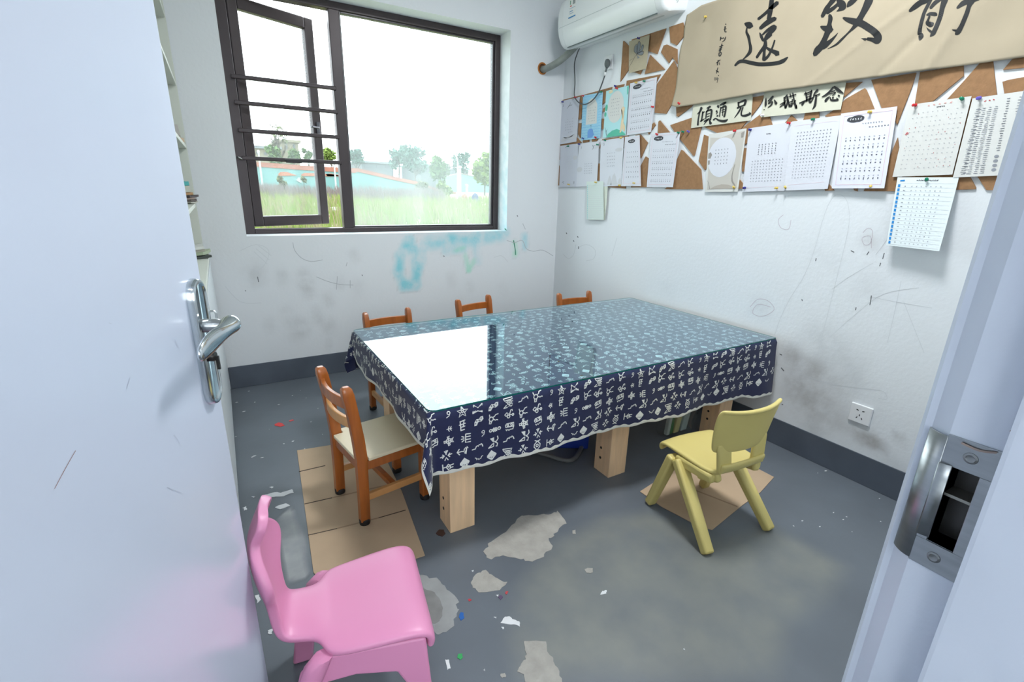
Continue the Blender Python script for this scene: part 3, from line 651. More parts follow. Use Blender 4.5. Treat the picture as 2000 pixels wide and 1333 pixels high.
def plate86(nm, label, ctr, face_slots=True, w=.086):
    t = thing(nm, label, 'socket', tuple(ctr))
    mb = wmb(); x, y, z = ctr; mb.box((XR-.009, y-w/2, z-w/2), (XR, y+w/2, z+w/2)); obj('faceplate', mb, mat('socket_white', (232, 234, 236), .3), t, bevel=.004, bseg=3)
    if face_slots:
        SL = mat('socket_slot', (30, 30, 32), .6)
        for dy, dz, ww, hh, a in ((.013, .017, .007, .0032, .25), (-.010, .017, .007, .0032, -.25), (0.001, -.005, .0026, .007, 0), (.010, -.018, .0024, .007, .5), (-.010, -.018, .0024, .007, -.5)):
            mb = wmb(); ca, sa = math.cos(a), math.sin(a); P = []
            for u, v in ((-ww, -hh), (ww, -hh), (ww, hh), (-ww, hh)): P.append((XR-.0096, y+dy+(u*ca-v*sa)/1.6, z+dz+(u*sa+v*ca)/1.6))
            mb.prism(P, (.001, 0, 0)); obj('slot', mb, SL, t)
    return t
plate86('wall_socket', 'white five hole wall socket low on the right wall', (onR(1665.7, 785.2)+onR(1698, 833.5))/2)
sc = (onR(1182, 110)+onR(1197, 136))/2
plate86('wall_socket', 'white wall socket under the air conditioner with a grey plug in it', sc, False)
pq = onR(1186.5, 124, .03)
tp = cord
mb = wmb(); mb.v = []
mb.lathe([(.006, -.012), (.015, -.010), (.018, 0), (.016, .012), (.008, .018)], 16, (pq[0], pq[1], pq[2]), (-1, 0, 0)); mb.v = [(x, y, pq[2]+(z-pq[2])*1.5) for x, y, z in mb.v]
obj('plug_body', mb, mat('plug_grey', (92, 100, 100), .5), tp, smooth=True)
mb = wmb(); mb.tube([pq+np.array([0, .002, -.022]), onR(1182, 143, .036)], [.007, .005], 10); obj('strain_relief', mb, mat('plug_grey', (92, 100, 100), .5), tp, smooth=True)
mb = wmb(); mb.tube([onR(1182.5, 141, .0365), onR(1181, 148, .038)], [.006, .006], 10); obj('white_tag', mb, mat('plug_tag', (226, 228, 228), .5), tp, smooth=True)

# ================================================================== pinboard of cut fibreboard pieces
FIB = mat('brown_fibreboard', (150, 113, 78), .85, noise=.10, nscale=60, bump=.12, bscale=180)
BT = .006
OB, SB = (1200, 30), 8.33; OA, SA = (1080, 180), 6.665; OC, SC = (1260, 180), 6.665
pieces = [
 cr(OB, SB, [(140,420),(155,418),(240,505),(240,870),(95,1080)]), cr(OB, SB, [(280,395),(838,212),(693,632),(575,590),(290,470)]), cr(OB, SB, [(580,642),(820,880),(490,955),(520,850)]), cr(OB, SB, [(300,915),(455,870),(420,962)]),
 cr(OB, SB, [(890,190),(1115,115),(1160,300),(1010,487),(912,440)]), cr(OB, SB, [(755,600),(800,490),(855,475),(1020,550),(1020,790),(945,685),(885,778)]),
 [(1315.6,119.3),(1324,135),(1326,180),(1301,222.3),(1278.5,220.5),(1283,164)], [(1224,157.8),(1290,145.2),(1282,160),(1270,190),(1222.8,167)], [(1202,167.6),(1219,164.3),(1217,170),(1200,174.4)],
 [(1139,185.6),(1195.3,170),(1193,178),(1182.9,198),(1176,205),(1142,205)], [(1094,196.5),(1134,186.3),(1138,191),(1137.5,203),(1134.5,233),(1130,233.7),(1093.5,228)], [(1130,240.8),(1135.2,240.8),(1133.3,270),(1128.8,262.5)],
 [(1092.8,244.5),(1128,270),(1135.5,279),(1100,284),(1092.8,312),(1089,307.5)], [(1087.8,321),(1095,325),(1110,362),(1085.5,362.3)], [(1178.3,212.3),(1182.8,208.5),(1188,219),(1176.8,218.3)], [(1175.3,231.8),(1188,231.8),(1186,253.5),(1174.8,252)],
 [(1137.8,273),(1150.5,271),(1149.8,277.5),(1138.5,279.3)], [(1155.8,272),(1167.8,269.5),(1164.8,276),(1155.8,276.8)], [(1176,272.3),(1227,264.8),(1230,290),(1170,290)], [(1168.5,319.5),(1175,319.5),(1175,353),(1166.3,353)],
 [(1241,264),(1250.3,262.5),(1264.8,279),(1251.8,309),(1240,300)], [(1251.5,323.3),(1260.8,305.7),(1267.8,310.5),(1272,366),(1232,366.5),(1236,340)], [(1263,255),(1277,239),(1280,244.5),(1273.5,253.5),(1266.8,263)], [(1185,340),(1222,340),(1221.5,368.3),(1185,366)],
 [(1284,265),(1285.8,237.8),(1288.5,235.2),(1308,258.8),(1305,268)], [(1308.8,244.5),(1350,230.3),(1371,240),(1369.5,249),(1356,304.5),(1353.8,304.5),(1329,273),(1317,257.3)], [(1320,200),(1360,195),(1349.3,209.3),(1323.8,228.3),(1321.2,227.3)],
 [(1330.5,292.8),(1333.5,294),(1368.8,331.5),(1371.8,369.8),(1297.5,369.8),(1310,360),(1318,320)], [(1374.8,263.3),(1384.5,267),(1392,290),(1377.8,332.3),(1375.5,331.5),(1364.3,315)], [(1375.5,248.3),(1400,240),(1464,230),(1446.8,252),(1401,260)],
 [(1449,250.5),(1486.8,221.9),(1502.4,226.8),(1510,250),(1470,268),(1459,280),(1453,283)], [(1451.7,289.2),(1464,289),(1460,337),(1448.8,335)], [(1444,350.6),(1451.7,360),(1453,369),(1440,369)], [(1470.2,190),(1493,186),(1484.9,204.4),(1468.3,225.8),(1462,215)],
 [(1545.3,224.8),(1557.5,236.5),(1552,252),(1532.6,240.5)], [(1572.6,220),(1599.5,216),(1599,247),(1565.8,246)], [(1610.7,226.8),(1625.3,217),(1640,205),(1652,193),(1688.7,172.2),(1692,176),(1697,187),(1707.7,214),(1660,228),(1640,236)], [(1652.6,162),(1683.8,160),(1647.7,190),(1640,185)],
 [(1701.4,156),(1789,142),(1781,169),(1769.3,199.3),(1751.9,243.5),(1740,225),(1722.8,214)], [(1796.7,141),(1881.4,128),(1882,148),(1820.5,199),(1785,212)], [(1913.5,123),(1939,119),(1947.2,189),(1899.5,200),(1846,198),(1883.3,157.4)],
 [(1977.4,115),(2030,105),(2030,129),(1958.8,136.5)], [(1957.7,159.8),(1970,156),(2030,145),(2030,178),(1962,186)], [(1753,269),(1755.3,287.7),(1752,345.8),(1755,373.7),(1687,373.7),(1690,365),(1720,350)], [(1660,350),(1677.4,355),(1674,374.2),(1668,372)],
 [(1888,200),(1906,200),(1872,349),(1762,350),(1762,330),(1850,330)], [(1865,335),(1892.6,342),(1906,366.7),(1905,370),(1866,371)], [(1903,336),(1974,336),(1965,372.6),(1926.3,371.4)], [(1612,352),(1629,372),(1611.6,373),(1600,350)],
]
pb = thing('pinboard', 'mosaic pinboard of brown fibreboard pieces glued to the right wall', 'pinboard', (XR, 1.4, 1.5))
for k, pp in enumerate(pieces):
    Q = [onR(x, y, BT) for x, y in pp]
    mb = wmb(); mb.prism(Q, (BT-.0005, 0, 0)); obj('board_piece', mb, FIB, pb)

# ================================================================== papers
PAPER = mat('white_paper', (214, 217, 225), .8, noise=.01, nscale=9); PAPERW = mat('warm_white_paper', (213, 214, 210), .8, noise=.015, nscale=9)
INKS = {'g': mat('pale_grey_print', (172, 176, 184), .8), 'd': mat('dark_print', (96, 100, 108), .8), 'k': mat('black_print', (62, 64, 70), .8), 'p': mat('pink_rule', (226, 198, 206), .8), 'r': mat('red_mark', (206, 96, 100), .8), 'b': mat('blue_print', (36, 132, 200), .7), 'm': mat('mid_grey_print', (142, 146, 154), .8), 'l': mat('light_wash', (204, 206, 210), .8)}
class Paper:
    def __init__(s, name, label, cat, TL, TR, BR, BL, m=PAPER, off=(.010, .010), curl=0.0, fold=None, group=None):
        o0, o1 = off
        s.c = [onR(*TL, o0), onR(*TR, o0), onR(*BR, o1), onR(*BL, o1)]; s.curl = curl; s.fold = fold
        g = list(np.linspace(0, 1, 13))
        mb = MB(); mb.grid(lambda u, v: s.P(u, v), g, g)
        s.o = tag(obj(name, mb, m, fixn=False, smooth=True), label, cat, group); s.k = 0
    def P(s, u, v, e=0.0):
        c = s.c; a = lerp(c[0], c[1], u); b = lerp(c[3], c[2], u); q = lerp(a, b, v); d = 0.0
        if s.curl: d += s.curl*(v**2)*(u if s.curl > 0 else 1-u)
        if s.fold: d += s.fold*abs(u-.62) if u > .62 else 0
        return q - np.array([d+e, 0, 0])
    def strokes(s, nm, ink, L_, e=.0008, sub=3, sm=True):
        mb = wmb()
        asp = np.linalg.norm(s.c[1]-s.c[0])/np.linalg.norm(s.c[3]-s.c[0])
        for st in L_: ribbon(mb, [(x*asp, y, w) for x, y, w in st], lambda a, b: s.P(a/asp, b, e), sub, sm)
        return obj(nm, mb, INKS.get(ink, ink) if isinstance(ink, str) else ink, s.o, fixn=False)
    def fill(s, nm, ink, polys, e=.0007):
        mb = wmb()
        for p in polys:
            c_ = np.mean(np.array(p), axis=0); n = len(p); o = len(mb.v)
            mb.add([s.P(c_[0], c_[1], e)]+[s.P(x, y, e) for x, y in p], [(0, i+1, (i+1) % n+1) for i in range(n)])
        return obj(nm, mb, INKS.get(ink, ink) if isinstance(ink, str) else ink, s.o, fixn=False)
    def ell(s, nm, ink, cx, cy, rx, ry, e=.0007, n=24):
        return s.fill(nm, ink, [[(cx+rx*math.cos(t), cy+ry*math.sin(t)) for t in np.linspace(0, 2*math.pi, n+1)[:-1]]], e)
    def marks(s, nm, ink, u0, u1, v0, v1, nx, ny, w=.012, h=.012, seed=0, e=.0010, drop=0.0, lw=.008):
        r = random.Random(seed); L_ = []
        for j in range(ny):
            for i in range(nx):
                if r.random() < drop: continue
                x = lerp(u0, u1, (i+.5)/nx); y = lerp(v0, v1, (j+.5)/ny)
                for q in range(2):
                    a = r.uniform(-1.2, 1.2); L_.append([(x-w*.5*math.cos(a)+r.uniform(-.3, .3)*w, y-h*.5*math.sin(a), lw), (x+w*.5*math.cos(a), y+h*.5*math.sin(a)+r.uniform(-.3, .3)*h, lw)])
        return s.strokes(nm, ink, L_, e, 1, False)
    def rect(s, nm, ink, u0, u1, v0, v1, w=.005):
        return s.strokes(nm, ink, [[(u0, v0, w), (u1, v0, w)], [(u1, v0, w), (u1, v1, w)], [(u0, v1, w), (u1, v1, w)], [(u0, v0, w), (u0, v1, w)]], .0009, 2, False)
    def seal(s, cx, cy, rx, ry):
        r = random.Random(3); s.fill('title_seal', 'k', [[(cx+rx*math.cos(t)*r.uniform(.85, 1.1), cy+ry*math.sin(t)*r.uniform(.8, 1.1)) for t in np.linspace(0, 2*math.pi, 19)[:-1]]], .0009)
        s.marks('seal_lettering', mat('seal_white', (226, 228, 232), .8), cx-rx*.7, cx+rx*.7, cy-ry*.35, cy+ry*.35, 5, 1, .02, .022, 4, .0014, 0, .007)
def worksheet(p, dens=9, rows=6, ink='d', v0=.26, v1=.92):
    p.rect('border_line', 'p', .07, .93, .04, .95); p.seal(.30, .095, .17, .045)
    p.marks('printed_text', 'm', .42, .80, .15, .175, 8, 1, .016, .012, 2); p.marks('name_line', 'd', .55, .92, .205, .225, 7, 1, .018, .014, 3)
    for k in range(rows):
        y = lerp(v0+.03, v1-.03, k/float(rows-1)); p.marks('character_row', ink, .12, .90, y-.012, y+.012, dens, 1, .018, .024, 10+k, .001, 0, .009)
        p.marks('pinyin_row', 'g', .12, .90, y-.045, y-.03, dens, 1, .02, .01, 30+k)
p1 = Paper('poem_sheet', 'pale grey poem sheet with a small bird and ink hills, top left of the pinboard', 'paper', (1095.8,197.7), (1132.8,189.3), (1125.8,276.8), (1093.5,282.5), mat('grey_white_paper', (206, 210, 220), .8))
p1.marks('poem_text', 'm', .28, .75, .42, .78, 5, 6, .02, .02, 1, drop=.15); p1.strokes('bird', 'd', [[(.35,.20,.008),(.5,.13,.012),(.52,.07,.006)], [(.42,.15,.006),(.62,.14,.010)], [(.6,.03,.006),(.9,.0,.004)]])
p1.fill('ink_hills', 'l', [[(.05,.90),(.2,.84),(.32,.88),(.5,.82),(.68,.87),(.85,.81),(.98,.86),(.98,.93),(.5,.92),(.1,.96)]]); p1.marks('corner_seal', 'd', .1, .18, .09, .14, 1, 2, .03, .03, 2)
p2 = Paper('poem_sheet', 'light blue poem sheet with a white arch and a blue whale', 'paper', (1138.5,186.8), (1177.8,180), (1172.3,270), (1134.8,274.8), mat('sky_blue_paper', (158, 208, 232), .8), off=(.0115, .0115))
p2.fill('white_arch', PAPERW, [[(.22,.66),(.24,.25),(.32,.14),(.48,.09),(.66,.13),(.76,.24),(.78,.66)]]); p2.marks('poem_text', 'm', .32, .70, .27, .62, 5, 6, .02, .02, 3, .0012, .15)
p2.fill('whale', mat('whale_blue', (112, 158, 216), .8), [[(.34,.96),(.34,.82),(.40,.77),(.52,.755),(.60,.79),(.63,.86),(.68,.89),(.62,.94),(.58,.96)]]); p2.strokes('whale_spout', 'd', [[(.50,.74,.007),(.50,.70,.006),(.44,.68,.006)], [(.50,.70,.006),(.56,.67,.006)]])
p2.strokes('wave_line', mat('pale_blue_wave', (132, 192, 226), .8), [[(.02+.16*k, y, .010), (.10+.16*k, y-.012, .010), (.18+.16*k, y, .010)] for y in np.linspace(.05, .97, 16) for k in range(6) if not (.2 < .1+.16*k < .8 and .1 < y < .68)], .0006, 2)
p3 = Paper('poem_sheet', 'mint poem sheet with a giraffe and a green hill around a white oval', 'paper', (1184,177.8), (1228.5,167), (1221.8,263.7), (1177.7,269.6), mat('mint_paper', (178, 224, 228), .8))
p3.ell('white_oval', PAPERW, .48, .38, .36, .33); p3.marks('poem_text', 'm', .26, .66, .18, .58, 5, 6, .02, .02, 5, .0012, .15)
TG = mat('teal_green_print', (92, 186, 160), .8); p3.fill('green_hill', TG, [[(.14,1.0),(.22,.93),(.4,.87),(.6,.85),(.78,.89),(.93,.95),(.99,.985),(.99,1.0)]]); p3.ell('green_leaf', TG, .07, .36, .06, .07); p3.ell('green_leaf', TG, .04, .50, .05, .05); p3.fill('green_leaf', TG, [[(.93,.02),(.99,.0),(.99,.16),(.95,.18)]])
p3.fill('giraffe', mat('giraffe_beige', (226, 206, 172), .8), [[(.74,.94),(.76,.80),(.80,.56),(.79,.48),(.74,.45),(.82,.40),(.90,.43),(.88,.50),(.88,.74),(.96,.82),(.97,.92),(.9,.92),(.86,.86),(.80,.93)]], .0013)
p3.strokes('bare_twig', 'd', [[(.16,.96,.012),(.12,.86,.010),(.07,.78,.006)], [(.13,.88,.008),(.18,.82,.005)]], .0014); p3.ell('pale_sun', mat('pale_sun', (226, 214, 178), .8), .22, .04, .10, .035)
p4 = Paper('worksheet', 'white worksheet with dark seal and six writing rows, beside the blue and mint sheets', 'paper', (1230.8,163), (1283.5,150.3), (1271.8,257.7), (1224,264.4)); worksheet(p4, 10)
p5 = Paper('poem_sheet', 'pale sheet with faint oval, bottom left corner of the pinboard', 'paper', (1094.3,285), (1129.5,280.5), (1127.5,364.5), (1092.3,365.6), mat('grey_white_paper', (206, 210, 220), .8))
p5.marks('poem_text', 'l', .32, .70, .25, .60, 5, 6, .02, .02, 7); p5.ell('faint_blot', 'l', .85, .32, .12, .05); p5.strokes('figure_sketch', 'd', [[(.2,.86,.008),(.26,.93,.008)], [(.15,.90,.006),(.28,.86,.006)], [(.82,.88,.02),(.82,.94,.01)], [(.3,.05,.01),(.45,.03,.01)]])
p6 = Paper('poem_sheet', 'pale sheet with faint bird at top right, second in the lower row', 'paper', (1131,280.8), (1170,276), (1165.8,363.8), (1125,365), off=(.0115, .0115))
p6.marks('poem_text', 'm', .35, .75, .45, .72, 5, 5, .02, .02, 8); p6.ell('faint_blot', 'l', .12, .60, .14, .06); p6.strokes('bird', 'd', [[(.68,.06,.008),(.74,.12,.012),(.70,.17,.006)], [(.72,.09,.006),(.84,.08,.006)]]); p6.marks('corner_seal', 'm', .1, .18, .07, .12, 1, 2, .03, .03, 2)
p7 = Paper('poem_sheet', 'white sheet with grey ink mountains along its lower edge', 'paper', (1173.3,274.8), (1218.8,268.5), (1213.2,363), (1170.8,364.8), off=(.013, .013))
p7.marks('poem_text', 'm', .30, .68, .26, .60, 5, 5, .02, .02, 9); p7.fill('ink_mountain', 'l', [[(.35,.97),(.42,.82),(.48,.76),(.52,.84),(.56,.97)], [(.52,.97),(.60,.78),(.68,.72),(.76,.82),(.82,.97)], [(.82,.97),(.88,.86),(.94,.83),(.99,.9),(.99,.97)], [(.15,.97),(.22,.9),(.3,.97)]]); p7.ell('ink_cloud', 'l', .82, .24, .16, .04); p7.marks('corner_seal', 'm', .12, .2, .06, .12, 1, 2, .03, .03, 2)
p8 = Paper('worksheet', 'narrow worksheet folded lengthwise below the six row worksheet', 'paper', (1220.7,267.8), (1249.2,264), (1252,363.8), (1213.2,363.8), off=(.014, .016))
p8.seal(.48, .10, .24, .04); p8.rect('border_line', 'p', .1, .96, .04, .95)
for k in range(6): p8.marks('character_row', 'm', .18, .92, .30+.1*k, .325+.1*k, 6, 1, .02, .024, k, .001, 0, .009)
p9 = Paper('worksheet', 'worksheet with pink border and dark seal in the middle of the lower row', 'paper', (1271.3,261.8), (1329,257.3), (1314.3,366), (1263,365.6), off=(.012, .016)); worksheet(p9, 10, 6, 'm', .30)
p10 = Paper('poem_sheet', 'grey and white poem sheet with a pale oval, giraffe and hill in grey', 'paper', (1384.5,262.5), (1458.4,250.8), (1441.2,374.7), (1377,375.3), PAPERW)
GB = mat('warm_grey_print', (196, 192, 184), .8); p10.fill('grey_ground', GB, [[(.05,.06),(.35,.09),(.62,.05),(.97,.03),(.95,.94),(.06,.96)]], .0005); p10.ell('white_oval', PAPER, .42, .42, .40, .33, .0010); p10.marks('poem_text', 'm', .20, .62, .26, .55, 5, 5, .018, .02, 12, .0014, .1)
p10.fill('dark_leaf', mat('taupe_print', (150, 146, 140), .8), [[(.03,.33),(.10,.31),(.14,.36),(.10,.42),(.03,.42)], [(.03,.45),(.09,.45),(.09,.52),(.04,.53)], [(.88,.06),(.96,.04),(.95,.13),(.89,.13)]], .0012); p10.fill('grey_hill', mat('taupe_light_print', (176, 168, 158), .8), [[(.15,.95),(.3,.90),(.5,.87),(.7,.88),(.9,.93),(.92,.95)]], .0012)
p10.strokes('bare_twig', 'd', [[(.14,.95,.008),(.11,.86,.006),(.06,.80,.004)]], .0016); p10.strokes('giraffe_neck', mat('taupe_print', (150, 146, 140), .8), [[(.90,.90,.02),(.80,.82,.03),(.78,.70,.018),(.82,.55,.012)]], .0014)
p11 = Paper('worksheet', 'large practice sheet with a small block of characters above faint rows', 'paper', (1462.4,250.8), (1549,238), (1533.7,373), (1449.8,375))
p11.marks('printed_text', 'm', .26, .72, .26, .44, 6, 5, .015, .018, 13); p11.marks('printed_text', 'g', .14, .90, .50, .86, 11, 8, .014, .012, 14); p11.marks('title', 'd', .44, .54, .12, .13, 3, 1, .02, .014, 15); p11.strokes('rule_line', 'p', [[(.05,.94,.003),(.9,.925,.003)]])
p12 = Paper('worksheet', 'large practice sheet filled with a grid of small handwritten characters', 'paper', (1547.3,237.5), (1643.8,225.2), (1616.5,369.2), (1530.7,372.5), off=(.012, .018))
p12.marks('character_grid', 'm', .13, .88, .15, .62, 11, 10, .018, .014, 16); p12.marks('character_grid', 'g', .13, .88, .62, .84, 11, 5, .016, .012, 17); p12.strokes('rule_line', 'p', [[(.05,.07,.003),(.95,.065,.003)], [(.08,.92,.003),(.9,.90,.003)]])
p13 = Paper('worksheet', 'worksheet with pink border, dark seal and boxed handwriting, creased across', 'paper', (1642.8,222), (1752.6,208), (1729,368), (1624.3,368.2), mat('lilac_white_paper', (220, 222, 236), .8), off=(.014, .020), curl=.008)
worksheet(p13, 9, 6, 'd', .34, .90)
p14 = Paper('worksheet', 'dictation sheet marked with small red ticks', 'paper', (1776.3,205), (1897.7,187.7), (1860,341.2), (1743,345.8), PAPERW, off=(.012, .014))
p14.marks('handwriting', 'g', .08, .95, .10, .92, 11, 13, .022, .010, 18, .001, .1, .004); p14.marks('red_tick', 'r', .05, .98, .10, .92, 9, 9, .008, .008, 19, .0013, .72, .006); p14.marks('red_title', mat('pale_red_print', (232, 176, 170), .8), .3, .75, .035, .055, 5, 1, .026, .02, 20); p14.marks('title', 'd', .48, .62, .075, .085, 5, 1, .016, .012, 21)
p14.strokes('red_character', 'r', [[(.06,.39,.008),(.10,.385,.010)], [(.05,.405,.008),(.11,.40,.008)], [(.08,.375,.006),(.07,.42,.006)]], .0014)
p15 = Paper('worksheet', 'sheet of printed practice columns with small round stamps, far right of the pinboard', 'paper', (1899.5,192.3), (2025,174), (1995,341), (1861,347), PAPERW, off=(.012, .016))
p15.marks('practice_column', 'g', .10, .48, .13, .97, 4, 34, .06, .005, 22, .001, 0, .007); p15.marks('practice_column', 'm', .14, .20, .13, .97, 1, 20, .05, .006, 23); p15.marks('practice_column', 'm', .55, .66, .05, .70, 1, 22, .05, .006, 24); p15.marks('practice_column', 'g', .72, .95, .05, .70, 2, 20, .05, .006, 25)
for k in range(4): p15.ell('round_stamp', 'm', .60, .76+.055*k, .035, .02); p15.ell('round_stamp', 'm', .80, .745+.055*k, .035, .02)
p15.marks('red_note', 'r', .2, .4, .05, .06, 3, 1, .03, .014, 26)
p16 = Paper('practice_sheet', 'practice sheet with a column of blue blocks hanging below the pinboard', 'paper', (1753,346.5), (1873,346.5), (1837,490.8), (1731,479), mat('cool_white_paper', (220, 230, 232), .7), off=(.014, .045), curl=.012)
p16.fill('blue_block', 'b', [[(.035, y), (.075, y), (.075, y+.042), (.035, y+.042)] for y in np.linspace(.10, .93, 15)], .0011); p16.marks('practice_stroke', 'm', .12, .20, .10, .97, 1, 15, .03, .012, 27, .0012, 0, .006); p16.marks('practice_stroke', 'g', .24, .80, .10, .97, 7, 15, .014, .012, 28); p16.marks('title', 'd', .34, .70, .03, .055, 12, 1, .018, .016, 29); p16.fill('logo_mark', 'b', [[(.06,.04),(.14,.035),(.14,.055),(.06,.06)]], .0012)
p16.strokes('row_line', 'l', [[(.03, y, .003), (.97, y, .003)] for y in np.linspace(.085, .975, 16)], .0008, 4)
p17b = Paper('note_sheet', 'pale yellowish sheet hanging behind the small gridded sheet under the pinboard', 'paper', (1152,358), (1187.9,357), (1181.6,430), (1150,429.5), mat('pale_yellow_paper', (214, 220, 206), .8), off=(.012, .012))
p17 = Paper('note_sheet', 'small pale gridded sheet with a blue dotted margin, under the left of the pinboard', 'paper', (1145.5,354.8), (1178.6,354.2), (1179.3,429.8), (1145.5,429), mat('pale_mint_paper', (214, 226, 220), .8), off=(.016, .020))
p17.strokes('dotted_margin', mat('pale_cyan_print', (150, 208, 216), .8), [[(.07, y, .02), (.07, y+.02, .02)] for y in np.linspace(.1, .95, 18)], .001, 1, False); p17.strokes('grid_line', 'l', [[(.12, y, .004), (.95, y, .004)] for y in np.linspace(.1, .95, 18)], .0008, 2)
pf = Paper('flower_sketch', 'tan kraft paper with an ink drawing of a flower, pinned below the air conditioner', 'drawing', (1228.8,81), (1269,67.8), (1262.4,134.4), (1227.8,143.4), mat('kraft_paper', (176, 166, 142), .85, noise=.05, nscale=20), off=(.012, .016))
pf.fill('petal', mat('petal_grey', (132, 138, 142), .8), [[(.42,.46),(.28,.36),(.30,.22),(.40,.16),(.46,.30)], [(.44,.46),(.42,.24),(.50,.10),(.60,.20),(.56,.38)], [(.46,.46),(.60,.36),(.66,.22),(.76,.28),(.70,.42)], [(.46,.48),(.62,.42),(.78,.46),(.72,.54),(.56,.52)], [(.44,.48),(.50,.54),(.60,.60),(.48,.62)]])
pf.strokes('ink_outline', 'k', [[(.36,.50,.012),(.20,.66,.010),(.04,.80,.012),(.0,.88,.010)], [(.42,.46,.01),(.28,.36,.014),(.30,.22,.012),(.40,.16,.010),(.46,.30,.008),(.44,.44,.006)], [(.44,.46,.01),(.42,.24,.014),(.50,.10,.014),(.60,.20,.012),(.56,.38,.01)], [(.46,.46,.01),(.60,.36,.012),(.70,.24,.014),(.76,.30,.012),(.70,.42,.012),(.5,.46,.01)], [(.46,.48,.01),(.62,.42,.012),(.78,.46,.014),(.72,.54,.012),(.5,.50,.01)], [(.40,.50,.02),(.46,.46,.03),(.42,.38,.02)], [(.02,.62,.006),(.18,.58,.008),(.26,.59,.006)]], .0012)

# calligraphy strips
INK = mat('black_calligraphy_ink', (20, 22, 24), .6)
STRIPM = mat('ivory_rice_paper', (204, 204, 186), .85, noise=.03, nscale=14)
s1 = Paper('calligraphy_strip', 'narrow ivory strip with three brushed characters under the brown scroll', 'calligraphy', (1354.6,198), (1471,182.4), (1466.4,235.2), (1349.6,250.4), STRIPM, off=(.010, .012))
s2 = Paper('calligraphy_strip', 'longer ivory strip with four brushed characters, its foot creased, under the brown scroll', 'calligraphy', (1493,180), (1653.5,157), (1642,214), (1485.9,229.3), STRIPM, off=(.010, .014))
def brush(par, o, s, chars, off, disp=None):
    for ch in chars:
        mb = wmb()
        for st in ch:
            ribbon(mb, [(q[0], q[1], q[2]*1.22) for q in st], lambda a, b: (disp(o[0]+a/s, o[1]+b/s) if disp else onR(o[0]+a/s, o[1]+b/s, off)), 5)
        obj('brushed_character', mb, INK, par, fixn=False)
brush(s1.o, (1340, 160), 12.5, [
 [[(375,630,50),(340,720,35),(270,790,10)],[(330,740,30),(300,900,30),(285,1055,40)],[(410,730,35),(390,870,30),(370,960,30)],[(400,760,15),(455,725,15)],[(350,965,30),(450,900,15)],[(590,600,40),(510,645,25)],[(560,640,20),(500,730,30)],[(500,720,30),(480,900,25)],[(500,720,20),(610,680,35),(620,760,40),(590,930,35)],[(510,790,18),(580,765,18)],[(510,855,18),(570,830,18)],[(440,965,30),(560,900,30)],[(520,930,35),(430,1050,10)],[(565,930,25),(600,1020,60)]],
 [[(780,590,60),(800,630,20)],[(740,710,40),(760,750,20),(730,790,10)],[(770,820,40),(750,850,15)],[(670,930,35),(720,895,25),(800,940,40),(900,960,50),(970,950,50),(1020,910,12)],[(830,570,25),(900,530,40),(970,500,35),(900,560,20)],[(850,620,25),(830,740,25),(815,850,18)],[(850,640,20),(960,590,40),(965,700,35),(930,850,40)],[(870,690,15),(940,670,15)],[(870,740,15),(940,720,15)],[(905,620,20),(890,830,15)]],
 [[(1275,500,35),(1285,600,35)],[(1280,510,20),(1450,450,45),(1420,570,40)],[(1250,640,35),(1330,600,30),(1420,570,25)],[(1340,630,35),(1280,740,30),(1180,880,12)],[(1390,620,25),(1350,740,30),(1360,820,35),(1450,825,50),(1540,790,45),(1570,770,30),(1530,740,6)]]], .0128)
brush(s2.o, (1480, 160), 11.11, [
 [[(1640,110,25),(1560,210,35),(1480,280,35),(1390,330,15)],[(1660,100,25),(1750,180,60),(1860,250,15)],[(1595,220,20),(1670,190,25)],[(1560,265,18),(1690,225,20)],[(1690,230,18),(1620,300,15)],[(1555,320,20),(1500,370,40),(1465,420,40)],[(1570,330,15),(1590,390,30),(1660,400,35),(1740,385,30),(1700,345,8)],[(1625,350,35),(1650,330,10)],[(1750,290,35),(1770,310,30)]],
 [[(1040,220,20),(1060,340,35),(1060,420,25)],[(1170,180,30),(1140,320,35),(1130,400,30)],[(1010,265,25),(1180,200,20)],[(1060,290,12),(1140,260,12)],[(1060,340,12),(1140,310,12)],[(905,460,20),(1060,400,30),(1200,340,20)],[(1000,440,30),(960,500,35)],[(1110,410,30),(1140,440,45)],[(1300,170,40),(1230,250,25),(1200,350,20),(1150,450,15)],[(1230,300,20),(1350,260,20)],[(1270,290,30),(1255,420,40),(1235,520,40),(1185,600,10)]],
 [[(640,280,25),(590,340,25)],[(575,340,30),(580,450,30),(600,565,35)],[(640,310,25),(650,420,30),(605,560,30)],[(480,490,12),(600,430,25)],[(475,550,12),(580,470,30)],[(590,370,12),(640,350,12)],[(590,410,12),(640,390,12)],[(660,380,20),(680,520,25)],[(680,440,15),(760,420,15)],[(670,490,15),(750,470,15)],[(680,530,35),(730,520,40)],[(750,380,20),(740,520,20)],[(660,330,15),(830,270,20)],[(760,240,25),(790,400,30),(820,520,40),(835,570,40),(840,500,12)],[(820,400,20),(760,480,12)],[(700,260,20),(720,330,20)]],
 [[(180,350,18),(165,440,25),(165,530,25)],[(190,380,10),(185,500,20)],[(330,315,35),(260,380,25),(220,420,15)],[(310,370,20),(230,470,18)],[(240,470,15),(320,430,20),(290,500,25),(220,555,12)],[(360,390,20),(400,470,50)],[(138,600,20)]]], .0152)

